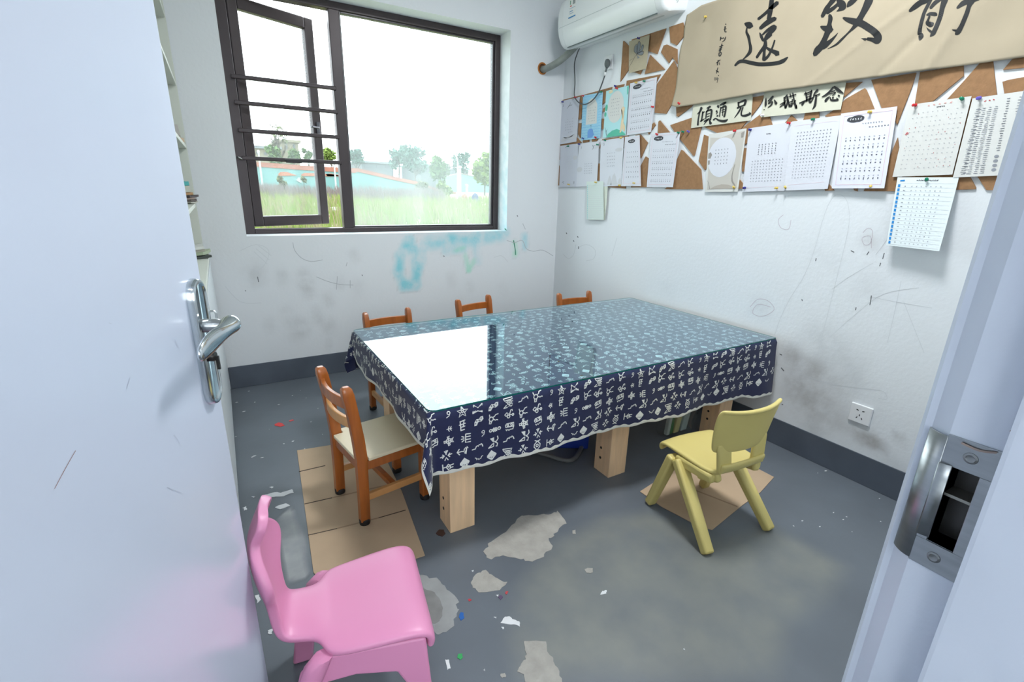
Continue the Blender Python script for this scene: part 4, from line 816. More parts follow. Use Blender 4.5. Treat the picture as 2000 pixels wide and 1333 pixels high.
# the big brown scroll
SCRO = mat('tan_scroll_paper', (168, 156, 134), .85, noise=.04, nscale=5, bump=.05, bscale=25)
def scroll_d(y, z):
    """how far the loose sheet stands off the wall"""
    d = .020 + .006*math.sin(4.1*y+1.7*z*3) + .004*math.sin(11*y-6*z) + .0025*math.sin(23*y+17*z)
    d += .012*smooth01((1.80-z)/.14)*(.6+.4*math.sin(3.3*y+.6))                       # foot of the sheet lifts
    k = math.hypot((y-2.06)/.10, (z-2.06)/.10); d -= .010*math.exp(-k*k)                # held by the pin
    c = (y-.93)+.35*(z-1.72); d += .006*math.exp(-(c/.012)**2)*smooth01((1.86-z)/.1)     # creases near the right
    c = (y-1.05)+.9*(z-1.75); d -= .005*math.exp(-(c/.018)**2)*smooth01((1.90-z)/.1)
    c = (y-1.22)+1.6*(z-1.80); d += .003*math.exp(-(c/.02)**2)
    return max(d, .0125)
SY0, SY1 = .50, 2.155
def scroll_edge(z):      # wavy left edge
    return interp(z, [1.69, 1.80, 1.92, 2.0, 2.03, 2.10, 2.15, 2.3], [2.158, 2.150, 2.150, 2.146, 2.135, 2.138, 2.128, 2.128])
def zbot(y): return interp(y, [.5, .69, 1.1, 1.6, 2.11, 2.16], [1.672, 1.672, 1.682, 1.694, 1.690, 1.706])
def ztop(y): return interp(y, [.5, 1.85, 2.06, 2.16], [2.185, 2.16, 2.165, 2.145])
def SP(u, v, e=0.0):
    z = lerp(zbot(lerp(SY0, SY1, u)), ztop(lerp(SY0, SY1, u)), v); y = lerp(SY0, scroll_edge(z), u); return np.array([XR-scroll_d(y, z)-e, y, z])
mb = MB(); mb.grid(lambda u, v: SP(u, v), list(np.linspace(0, 1, 150)), list(np.linspace(0, 1, 56)))
scroll = tag(obj('calligraphy_scroll', mb, SCRO, smooth=True, fixn=False, solid=.0006), 'large crumpled tan paper scroll with big brushed characters across the pinboard', 'scroll')
def on_scroll(px, py, e=.0012):
    q = onR(px, py, .02)
    for _ in range(4): q = onR(px, py, scroll_d(q[1], q[2]))
    return q - np.array([e, 0, 0])
brush(scroll, (1420, 0), 9.52, [[[(850,-260,60),(845,-120,70),(835,0,70),(820,120,75),(800,250,70),(775,360,60)],[(940,50,60),(870,110,60),(760,210,50),(680,280,45),(585,355,45)],[(900,345,60),(800,390,80),(700,460,70),(620,530,50)],[(340,440,40),(400,465,100),(450,480,90)],
 [(372,520,20),(365,600,35),(400,680,45),(425,800,40),(440,900,50),(420,980,50),(340,1070,25),(300,1100,15)],[(610,610,15),(640,680,45),(675,760,35)],[(660,650,25),(760,560,45),(880,500,70),(860,560,60),(760,650,60),(700,760,45)],[(820,640,50),(740,710,50),(690,760,30)],[(710,740,40),(710,850,60),(620,970,45),(555,1070,40)],[(740,840,25),(700,930,40),(690,1060,50),(690,1110,50),(770,1040,40),(840,900,30),(890,750,25)],[(730,880,30),(800,930,50),(900,975,70),(940,1000,90)],
 [(150,1220,30),(230,1150,50),(320,1140,55),(450,1170,60),(600,1195,60),(800,1190,60),(950,1170,60),(1050,1130,60),(1130,1065,20)]]], 0, on_scroll)
brush(scroll, (1570, 0), 11.106, [[[(760,-150,60),(640,0,90),(560,100,75),(490,200,85),(400,360,60)],[(500,270,80),(640,180,65),(740,90,55)],[(720,-160,40),(750,0,70),(810,80,150),(840,150,130),(780,210,60),(715,245,10)],[(1180,-80,60),(1090,0,90),(1000,80,90),(945,150,30)],[(565,330,60),(580,400,80),(560,520,75),(545,620,130),(510,720,100),(450,860,95),(380,1000,110),(300,1090,120),(235,1190,75)],
 [(375,580,40),(440,610,90),(540,640,130),(600,640,100)],[(300,1060,60),(430,1000,110),(560,910,70),(680,790,30),(740,715,8)],[(1460,-160,90),(1420,0,140),(1340,180,120),(1250,350,100),(1180,470,110),(1080,600,60),(960,720,30),(830,850,40),(700,970,35),(520,1060,8)],[(860,390,40),(960,430,90),(1100,470,120),(1250,510,130),(1400,600,130),(1540,700,130),(1610,800,140),(1590,890,110),(1480,860,75),(1380,845,55)],[(1250,835,8),(1340,855,50)]]], 0, on_scroll)
brush(scroll, (1760, 0), 11.106, [[[(640,-60,80),(540,0,110),(420,60,100),(300,150,90),(190,240,50)],[(660,-60,60),(640,0,60),(580,120,60),(510,260,60),(460,420,65),(420,580,65),(405,720,80),(430,780,100),(405,860,40)],[(900,-50,60),(830,0,60),(740,60,70),(640,175,50)],[(970,-80,100),(950,0,110),(900,150,90),(860,330,80),(800,500,80),(730,660,80),(690,730,80),(635,790,20)],[(555,600,10),(610,660,40),(680,700,40)],[(560,325,30),(640,300,60),(740,310,70),(770,330,40)],[(620,350,40),(590,430,40),(580,500,80),(640,530,100),(690,510,60)]],
 [[(1600,-40,60),(1480,20,90),(1350,70,90),(1220,175,40)],[(1560,-100,110),(1530,0,130),(1480,120,80),(1430,280,80),(1370,430,80),(1310,570,80),(1240,690,90),(1190,740,50)],[(1110,645,12),(1200,670,50)],[(1680,-30,60),(1620,0,50),(1530,30,60)]]], 0, on_scroll)
sig = [[[(335,155,18)],[(325,195,20),(320,280,14),(350,285,10)],[(300,250,8),(350,230,8)]],[[(250,380,20),(240,440,10)],[(240,410,8),(300,390,12)],[(290,390,12),(310,400,10)],[(335,375,12),(315,430,14),(270,465,6)]],[[(270,495,14),(235,630,20)],[(225,550,12),(290,520,10)],[(220,590,12),(270,560,16)],[(215,620,12),(260,590,12)],[(220,650,14),(220,705,14),(250,690,14),(255,645,12),(220,655,10)]],
 [[(205,780,16),(190,865,14)],[(170,830,10),(240,775,12)],[(225,820,10),(228,860,10)]],[[(200,910,12),(170,1010,10)],[(165,960,10),(210,985,16)]],[[(150,1080,12),(150,1130,10)],[(210,1045,14)],[(185,1080,12),(180,1120,12)],[(205,1090,10),(185,1170,6)]]]
brush(scroll, (1380, 30), 8.886, sig, 0, on_scroll)

# ================================================================== push pins
PINC = {'red': (200, 40, 48), 'blue': (38, 40, 130), 'green': (14, 124, 92), 'yellow': (214, 186, 92), 'purple': (104, 92, 190), 'white': (226, 228, 230)}
def pin_mesh(c):
    return MB().lathe([(.0045, 0), (.0062, .0008), (.0058, .0022), (.0032, .004), (.0030, .009), (.0052, .0125), (.0056, .0145), (.0040, .0156)], 12, (0, 0, 0), (-1, 0, 0))
PINM = {}
def pin(px, py, c, label, off=.014):
    q = on_scroll(px, py, 0) if off is None else onR(px, py, off)
    if c not in PINM:
        me = mesh_of('push_pin', pin_mesh(c)); me.materials.append(mat('pin_'+c, PINC[c], .25))
        for p in me.polygons: p.use_smooth = True
        PINM[c] = me
    o = bpy.data.objects.new('push_pin', PINM[c]); COL.objects.link(o); o.location = q; o.rotation_euler = (random.uniform(-.2, .2), random.uniform(-.15, .35), random.uniform(-.3, .3))
    return tag(o, label, 'push pin', 'push pins on the pinboard')
for px, py, c, l in ((1100,199,'blue','at the top left of the grey bird sheet'), (1125,190.5,'red','at the top of the grey bird sheet, by the cord'), (1140,187.5,'red','at the top left of the blue whale sheet'), (1176,179.5,'green','at the top right of the blue whale sheet'), (1140,271,'blue','at the bottom left of the blue whale sheet'), (1164,269,'red','at the bottom of the blue whale sheet'),
   (1202.5,168.5,'blue','just above the mint giraffe sheet'), (1206,173.5,'red','at the top of the mint giraffe sheet'), (1244,161.5,'yellow','at the top left of the six row worksheet'), (1259.5,158.8,'green','at the top of the six row worksheet'), (1276,209,'red','on the right edge of the six row worksheet'), (1111,285.5,'green','at the top of the bottom left corner sheet'), (1132.5,282,'blue','at the top left of the second lower sheet'),
   (1168.5,283,'green','at the top right of the second lower sheet'), (1112,361,'yellow','at the foot of the bottom left corner sheet'), (1182.5,274.5,'green','at the top left of the ink mountain sheet'), (1213.5,269.5,'yellow','at the top right of the ink mountain sheet'), (1211,362.3,'yellow','at the bottom right of the ink mountain sheet'), (1240,358,'yellow','near the foot of the narrow folded worksheet'),
   (1284,263,'red','at the top left of the pink bordered middle worksheet'), (1326,259.5,'green','at the top right of the pink bordered middle worksheet'), (1335,258,'green','alone on bare board, left of a purple pin'), (1345.5,258,'purple','alone on bare board, right of a green pin'), (1436,255.5,'red','at the top of the grey giraffe sheet'), (1434,367,'yellow','at the bottom right of the grey giraffe sheet'),
   (1466,254,'blue','at the top left of the small block practice sheet'), (1542.5,241,'red','where the two large practice sheets meet'), (1455,367,'blue','at the bottom left of the small block practice sheet'), (1518,367.5,'yellow','at the bottom right of the small block practice sheet'), (1589.5,233,'green','at the top of the character grid sheet'), (1535,367,'yellow','at the bottom left of the character grid sheet'),
   (1700.5,219,'yellow','at the top of the creased pink bordered worksheet'), (1701,366,'yellow','at the foot of the creased pink bordered worksheet'), (1788.5,205.5,'red','at the top left of the red ticked dictation sheet'), (1879.5,193.5,'green','at the top right of the red ticked dictation sheet'), (1913.5,191.5,'purple','at the top left of the round stamp sheet'), (1810,351,'green','at the top of the blue block practice sheet')):
    pin(px, py, c, c+' push pin '+l, .0135 if px < 1500 else .0155)
pin(1164.5, 356.5, 'yellow', 'yellow push pin at the top of the small gridded sheet', .018)
pin(1379, 33, 'yellow', 'yellow push pin near the top left of the tan scroll', None); pin(1327, 203, 'red', 'red push pin at the bottom left corner of the tan scroll', None)
pin(1249, 75, 'blue', 'blue push pin at the top of the flower drawing', .013); pin(1491, 225, 'white', 'white push pin at the lower left of the longer ivory strip', .0145)

# ================================================================== table
WOOD = mat('beech_veneer', (236, 200, 158), .5, noise=.10, nscale=7, stretch=(6, 6, .7), bump=.03, bscale=30)
TXL, TXR, TYF, TYB, TZ = .482, 2.288, 1.296, 2.302, .553
tb = thing('low_table', 'low beech play table with six thick square legs', 'table', ((TXL+TXR)/2, (TYF+TYB)/2, 0))
def tpart(nm, lo, hi, m=WOOD, bev=.002):
    mb = wmb(); mb.box(lo, hi); return obj(nm, mb, m, tb, bevel=bev)
tpart('table_top', (TXL+.004, TYF+.004, TZ-.034), (TXR-.004, TYB-.004, TZ-.003))
for y in (1.42, 2.17): tpart('rail', (.60, y, TZ-.12), (2.16, y+.03, TZ-.034))
HOLE = mat('bolt_hole', (34, 30, 28), .6)
for x in (.583, 1.346, 2.070):
    for y in (1.387, 2.12):
        lg = tpart('leg', (x, y, 0), (x+.100, y+.100 if y < 2 else y+.100, TZ-.034), WOOD, .002)
        if y < 2:
            zz = (.116, .071) if x < 1 else ((.123, .073) if x < 2 else (.144, .100))
            for z in zz:
                mb = wmb(); mb.lathe([(.0062, -.0006), (.0062, .0012)], 14, (x, y+.062, z), (-1, 0, 0)); obj('bolt', mb, HOLE, lg)

# tablecloth: one flat sheet folded down over the table edges
NAVY = mat('navy_cotton', (21, 29, 68), .85, noise=.06, nscale=90, sheen=.15); PRINT = mat('ivory_print', (222, 224, 220), .85)
RB = .010
def LF(u): return interp(u, [.45, .60, .90, 1.2, 1.6, 2.0, 2.32], [.235, .232, .237, .245, .257, .272, .288]) + .004*math.sin(u*21)+.003*math.sin(u*47+1)
def LL(v): return .138 + .003*math.sin(v*19)
LBK = .20
def cloth(u, v, e=0.0):
    a = TXL-u; b = TYF-v; bk = v-TYB
    if a > 0 and b > 0: return corner(a, b, TXL, TYF, -1, -1, e)
    if a > 0 and bk > 0: return corner(a, bk, TXL, TYB, -1, 1, e)
    if b > 0:
        o, z = drop(b, u); return np.array([u, TYF-o-e, TZ-z])
    if bk > 0:
        o, z = drop(bk, u+3); return np.array([u, TYB+o+e, TZ-z])
    if a > 0:
        o, z = drop(a, v*1.3+1); return np.array([TXL-o-e, v, TZ-z])
    return np.array([u, v, TZ+e])
def drop(d, s):
    if d < RB*1.57:
        t = d/RB; return RB*math.sin(t), RB*(1-math.cos(t))
    k = (d-RB*1.57)/.22
    return RB + .012*k*(math.sin(s*9.0)+.5*math.sin(s*23+.7))*smooth01(k*2)+.006*k, RB+(d-RB*1.57)
def corner(a, b, cx, cy, sx, sy, e):
    rho = math.hypot(a, b); th = math.atan2(a, b); s2 = math.sin(2*th)
    o, z = drop(rho, .3); f = .36*s2**3 - .05*s2
    if rho > RB*1.57: k = rho-RB*1.57; o = RB+f*k+e; z = RB+k*math.sqrt(max(.2, 1-f*f))
    th2 = math.pi/2*(.5-.5*math.cos(math.pi*(th/(math.pi/2))))*.5+th*.5
    return np.array([cx+sx*o*math.sin(th2), cy+sy*o*math.cos(th2), TZ-z])
def cloth_uv(i, j):
    """i, j in table-drape parameters: <0 = fraction of the drop"""
    u = i if i >= TXL else None; v = j
    return u, v
tl = list(np.linspace(1, 0, 15)[:-1])
U = [('L', t) for t in tl] + [('U', x) for x in np.linspace(TXL, TXR, 92)]
V = [('F', t) for t in tl] + [('V', y) for y in np.linspace(TYF, TYB, 48)] + [('B', t) for t in np.linspace(0, 1, 10)[1:]]
def uv_of(pu, pv):
    vv = TYF if pv[0] == 'F' else (TYB if pv[0] == 'B' else pv[1]); uu = TXL if pu[0] == 'L' else pu[1]
    u = pu[1] if pu[0] == 'U' else TXL-pu[1]*LL(vv)
    v = pv[1] if pv[0] == 'V' else (TYF-pv[1]*LF(uu) if pv[0] == 'F' else TYB+pv[1]*LBK)
    return u, v
mb = MB()
for pv in V:
    for pu in U: mb.v.append(tuple(cloth(*uv_of(pu, pv))))
nu = len(U)
for j in range(len(V)-1):
    for i in range(nu-1): mb.f.append((j*nu+i, j*nu+i+1, (j+1)*nu+i+1, (j+1)*nu+i))
tc = tag(obj('tablecloth', mb, NAVY, smooth=True, fixn=False), 'navy cotton tablecloth with white symbols and ivory hem draped over the low table', 'tablecloth')
# hem binding
mb = wmb(); HW = .0105
def hemstrip(fn, ts):
    n = len(ts); o = len(mb.v)
    for t in ts:
        for q in fn(t): mb.v.append(tuple(q))
    for i in range(n-1): 
        for k in range(2): mb.f.append((o+3*i+k, o+3*i+k+1, o+3*i+3+k+1, o+3*i+3+k))
def hf(u):
    L_ = LF(max(u, TXL)); w = HW*(1+.25*math.sin(u*140)); return [cloth(u, TYF-(L_-w), .0012), cloth(u, TYF-(L_-w/2), .0022), cloth(u, TYF-(L_+.0015), .0012)]
def hl(v):
    L_ = LL(max(v, TYF)); return [cloth(TXL-(L_-HW), v, .0012), cloth(TXL-(L_-HW/2), v, .0022), cloth(TXL-(L_+.0015), v, .0012)]
hemstrip(hf, list(np.linspace(TXL-LL(TYF), TXL-.0005, 24))+list(np.linspace(TXL, TXR, 300))); hemstrip(hl, list(np.linspace(TYF-LF(TXL), TYF-.0005, 24))+list(np.linspace(TYF, TYB, 80)))
def hb(u): return [cloth(u, TYB+LBK-HW, .0012), cloth(u, TYB+LBK-HW/2, .0022), cloth(u, TYB+LBK+.0015, .0012)]
hemstrip(hb, list(np.linspace(TXL-LL(TYB), TXL-.0005, 16))+list(np.linspace(TXL, TXR, 60)))
obj('hem_binding', mb, mat('ivory_hem', (206, 206, 198), .9, noise=.06, nscale=80), tc, smooth=True, fixn=False)
# printed symbols: polylines in a unit cell, 'f' = filled
def circ(cx, cy, r, n=8, a0=0, a1=6.283): return [(cx+r*math.cos(t), cy+r*math.sin(t)) for t in np.linspace(a0, a1, n+1)]
GL = {
 'blob': [('f', [(-.45,-.42),(-.42,-.05),(-.2,.22),(.05,.18),(.2,.36),(.45,.36),(.48,.05),(.25,-.15),(.05,-.1),(-.12,-.18),(-.2,-.42)]), ('h', circ(-.2,.05,.07,5)), ('h', circ(.02,.05,.07,5)), ('h', circ(.25,.2,.07,5)), ('h', circ(.12,-.02,.06,5)), ('h', circ(-.33,-.2,.07,5))],
 'frog': [('s', circ(-.18,.0,.2)), ('s', [(-.38,.42),(-.34,.2),(-.18,.2)]), ('s', [(-.3,-.16),(-.32,-.42),(-.18,-.44),(-.1,-.18)]), ('s', [(-.05,.16),(.1,.2),(.2,.36),(.45,.42)]), ('s', [(-.02,-.1),(.15,-.06),(.2,-.16),(.32,-.1),(.46,-.14)])],
 'sciss': [('s', [(-.48,.0),(-.28,.2),(-.12,.08),(-.32,-.16),(-.48,0)]), ('s', circ(-.08,-.2,.14,7)), ('s', [(-.02,-.05),(.05,.15),(.12,.42),(.26,.44),(.28,.3)]), ('s', [(.0,-.02),(.25,-.04)]), ('s', circ(.36,-.06,.1,6))],
 'tree': [('s', [(-.3,0),(.3,0)]), ('s', [(.05,0),(.25,.25)]), ('s', [(.05,0),(.25,-.25)]), ('s', [(-.15,0),(.0,.32)]), ('s', [(-.15,0),(.0,-.32)])],
 'comb': [('s', [(-.2,-.4),(-.2,.4)]), ('s', [(-.2,.35),(.2,.4)]), ('s', [(-.3,.1),(.2,.12)]), ('s', [(-.2,-.12),(.15,-.1)]), ('s', [(-.2,-.38),(.1,-.36)]), ('s', [(.1,.3),(.02,-.05)])],
 'chain': [('s', circ(-.38,-.05,.12,7)), ('s', circ(.38,.05,.12,7)), ('s', [(-.24,0),(-.1,.16)]), ('s', [(-.24,-.02),(-.08,-.2)]), ('s', [(-.1,0),(.04,.16)]), ('s', [(-.1,-.02),(.06,-.18)]), ('s', [(.04,0),(.16,.15)]), ('s', [(.04,-.02),(.18,-.14)]), ('s', [(-.26,0),(.26,0)])],
 'owl': [('s', [(-.4,.15),(-.3,.32),(.4,.4),(.42,.05),(.36,-.2),(.1,-.22),(.0,-.32),(-.12,-.22),(-.24,-.34),(-.3,-.2)]), ('s', [(-.4,.15),(-.35,-.02),(.3,.06),(.4,.05)]), ('s', circ(-.16,.16,.09,6)), ('s', circ(.2,.22,.09,6))],
 'fish': [('s', circ(0,.0,.22)), ('s', [(0,.22),(.05,.45),(-.1,.4),(-.06,.2)]), ('s', [(-.2,.05),(-.4,.05),(-.38,-.12),(-.18,-.1)]), ('s', [(.18,.1),(.42,.22),(.3,.02),(.42,-.18),(.16,-.1)]), ('s', [(-.05,-.22),(-.02,-.44),(.1,-.4),(.08,-.2)]), ('s', [(-.18,0),(.18,0)]), ('s', [(0,-.2),(0,.2)])],
 'wave': [('s', [(-.48,-.22),(-.2,-.18),(-.14,.02),(-.05,.08),(.02,-.0),(.1,.14),(.2,.1),(.26,.2),(.36,.12),(.44,-.06)])],
 'ship': [('f', [(-.3,.4),(.08,.42),(.05,.08),(-.02,-.02)]), ('s', [(-.46,-.42),(-.08,-.14),(.02,-.08),(.0,-.38),(-.46,-.42)]), ('s', [(.38,.45),(.42,.22),(.25,.0),(.08,.04)]), ('s', [(.15,-.02),(.36,-.2),(.28,-.45),(.2,-.4)])],
 'burst': [('s', [(-.46,-.06),(-.16,0)]), ('s', [(-.28,.14),(-.14,0),(-.3,-.16)]), ('s', [(.46,.06),(.14,0)]), ('s', [(.3,.16),(.14,0),(.28,-.16)]), ('s', [(-.12,.4),(0,.16),(.14,.42)]), ('s', [(0,.1),(.02,.44)]), ('s', [(-.12,-.4),(0,-.16),(.14,-.4)])],
 'arrow': [('s', [(-.46,0),(.0,0)]), ('s', [(-.28,.26),(-.46,0),(-.24,-.26)]), ('s', [(.0,0),(.12,-.08),(.16,.16),(.26,.3),(.36,.1),(.3,-.3),(.2,-.2),(.3,.0),(.42,.36),(.48,.2)])],
 'plug': [('s', [(-.4,.3),(-.38,-.34)]), ('s', [(-.38,0),(-.12,.02)]), ('s', [(-.12,.02),(.05,.24),(.2,.1),(.2,-.14),(.04,-.26),(-.12,.02)]), ('s', [(.2,.12),(.46,.16)]), ('s', [(.2,-.1),(.42,-.08)]), ('s', [(.0,.08),(.06,-.06),(.12,.08)])],
 'gem': [('f', [(0,.48),(.46,.04),(.42,-.08),(.06,-.46),(-.06,-.46),(-.44,-.1),(-.42,.06)]), ('h', [(-.3,-.12),(-.2,-.14),(-.24,-.2)]), ('h', [(-.14,-.2),(-.1,-.08),(-.04,-.24)]), ('h', [(.0,-.24),(.05,-.1),(.1,-.26)]), ('h', [(.16,-.16),(.24,-.08),(.22,-.18)])],
 'zig': [('s', [(-.46,.1),(-.3,.02),(-.26,-.16),(-.1,-.02),(.02,-.2),(.16,-.04),(.24,-.1),(.3,.16),(.46,.22)])],
 'lion': [('s', circ(.08,.0,.2)), ('s', circ(.08,.0,.07,5)), ('s', [(-.44,.42),(.46,.44),(.4,.26),(-.36,.22),(-.44,.42)]), ('s', [(-.46,-.44),(-.2,-.2),(-.1,-.42),(-.46,-.44)]), ('s', [(.02,-.36),(.14,-.28),(.24,-.4),(.38,-.3)]), ('s', [(.28,.08),(.44,.06)]), ('s', [(.26,-.1),(.42,-.16)]), ('s', [(-.12,.06),(-.24,.08)])],
 'eye': [('s', [(0,.4),(.3,.1),(.28,-.14),(0,-.4),(-.3,-.1),(-.28,.12),(0,.4)]), ('s', circ(0,0,.12,6)), ('s', [(-.26,.46),(0,.36),(.26,.46)]), ('s', [(-.24,-.46),(0,-.38),(.24,-.46)])],
 'star': [('s', [(0,.46),(.1,.14),(.44,.12),(.18,-.08),(.28,-.42),(0,-.22),(-.28,-.42),(-.18,-.08),(-.44,.12),(-.1,.14),(0,.46)]), ('s', circ(0,0,.1,5))],
 'arrowfish': [('s', [(-.1,.32),(.42,.0),(-.1,-.32),(-.1,.32)]), ('s', circ(-.3,.0,.14,7)), ('s', circ(.06,.0,.1,6))],
 'cross': [('s', [(-.42,-.36),(-.36,.36),(.0,.1),(.4,.44),(.42,-.3),(0,-.16),(-.42,-.36)]), ('s', [(-.36,.36),(.42,-.3)]), ('s', [(-.42,-.36),(.4,.44)])],
 'nine': [('s', circ(.06,.14,.16,7)), ('s', [(.2,.1),(.12,-.18),(-.14,-.34)])],
 'hand': [('s', [(-.06,.36),(.36,.3)]), ('s', [(-.06,.36),(-.1,-.36),(.34,-.4)]), ('s', [(-.08,.12),(.34,.08)]), ('s', [(-.1,-.12),(.34,-.16)]), ('s', [(-.44,.0),(-.2,.0)]), ('s', [(-.4,.24),(-.2,.12)]), ('s', [(-.4,-.24),(-.2,-.12)])],
}
ROWS = [['blob','frog','sciss','frog','sciss','tree','comb'], ['chain','owl','fish','owl','fish','hand','nine'], ['arrow','wave','ship','wave','ship','burst'], ['plug','gem','zig','gem','lion','burst','eye'], ['star','arrowfish','cross','fish','comb','arrowfish','tree'], ['frog','nine','star','cross','blob','lion','wave']]
mb = wmb(); pr_ = random.Random(11)
HOLES = wmb()
def ink_poly(M_, pts):
    c_ = np.mean(np.array(pts), axis=0); n = len(pts); M_[0].add([M_[1](*c_)]+[M_[1](*p) for p in pts], [(0, i+1, (i+1) % n+1) for i in range(n)])
v = TYF-.022-.0405*6; row = 0
order = [4, 3, 2, 1, 0, 4]
ROWSEQ = [5, 4, 3, 2, 1, 0]
RP, CP = .0465, .058
v = TYF-.0215-RP*4; k = 0
while v < TYB+LBK-.02:
    rowi = ROWSEQ[k % 6] if False else [3, 2, 1, 0, 5, 4][k % 6]
    u = TXL-.13+pr_.uniform(0, .02); c = pr_.randrange(7)
    while u < TXR-.01:
        g = ROWS[rowi][c % len(ROWS[rowi])]; c += 1
        sz = .040 if g not in ('nine', 'tree', 'zig') else .030
        sz *= pr_.uniform(.92, 1.08); rot = pr_.uniform(-.12, .12)+(math.pi if False else 0); cu, cv = u+pr_.uniform(-.004, .004), v+pr_.uniform(-.004, .004)
        okc = True
        if cu < TXL and TXL-cu > LL(TYF)-.006: okc = False
        if cv < TYF and TYF-cv > LF(max(cu, TXL))-.008: okc = False
        if okc:
            ca, sa = math.cos(rot), math.sin(rot)
            def M0(x, y, e=.0010): return cloth(cu+sz*(x*ca-y*sa), cv+sz*(x*sa+y*ca), e)
            def within(x, y):
                uu, vv = cu+sz*x, cv+sz*y
                return (uu > TXL or TXL-uu < LL(TYF)-.003) and (vv > TYF or TYF-vv < LF(max(uu, TXL))-.003) and uu < TXR-.001
            for kind, pts in GL[g]:
                if not all(within(*p) for p in pts): continue
                if kind == 'f': ink_poly((mb, M0), pts)
                elif kind == 'h': ink_poly((HOLES, lambda x, y: M0(x, y, .0016)), pts)
                else: ribbon(mb, [(x, y, .095) for x, y in pts], M0, 1, False)
        u += CP*(.8 if g in ('nine', 'tree', 'zig') else 1.0)
    v += RP; k += 1
po = obj('printed_symbols', mb, PRINT, tc, fixn=False); po['kind'] = 'stuff'
ho = obj('symbol_details', HOLES, NAVY, tc, fixn=False); ho['kind'] = 'stuff'

# glass sheet on the cloth
GT = glass('table_glass', (.84, .95, .98), ior=1.52, refl=1.75, gcol=(.86, .96, 1.0))
gx0, gx1, gy0, gy1, r_ = .478, 2.284, 1.290, 2.306, .028
out = []
for cx_, cy_, a0 in ((gx1-r_, gy1-r_, 0), (gx0+r_, gy1-r_, 90), (gx0+r_, gy0+r_, 180), (gx1-.010, gy0+.010, 270)):
    rr_ = r_ if a0 != 270 else .010
    for t in np.linspace(math.radians(a0), math.radians(a0+90), 7): out.append((cx_+rr_*math.cos(t), cy_+rr_*math.sin(t), TZ+.0028))
mb = MB(); mb.prism(out, (0, 0, .0055)); gl = obj('glass_sheet', mb, GT)
GE = mat('green_glass_edge', (20, 96, 90), .15, spec=.6); gl.data.materials.append(GE)
for p in gl.data.polygons: p.material_index = 0 if abs(p.normal.z) > .5 else 1
tag(gl, 'clear glass sheet with green edges lying on the navy tablecloth', 'glass sheet')

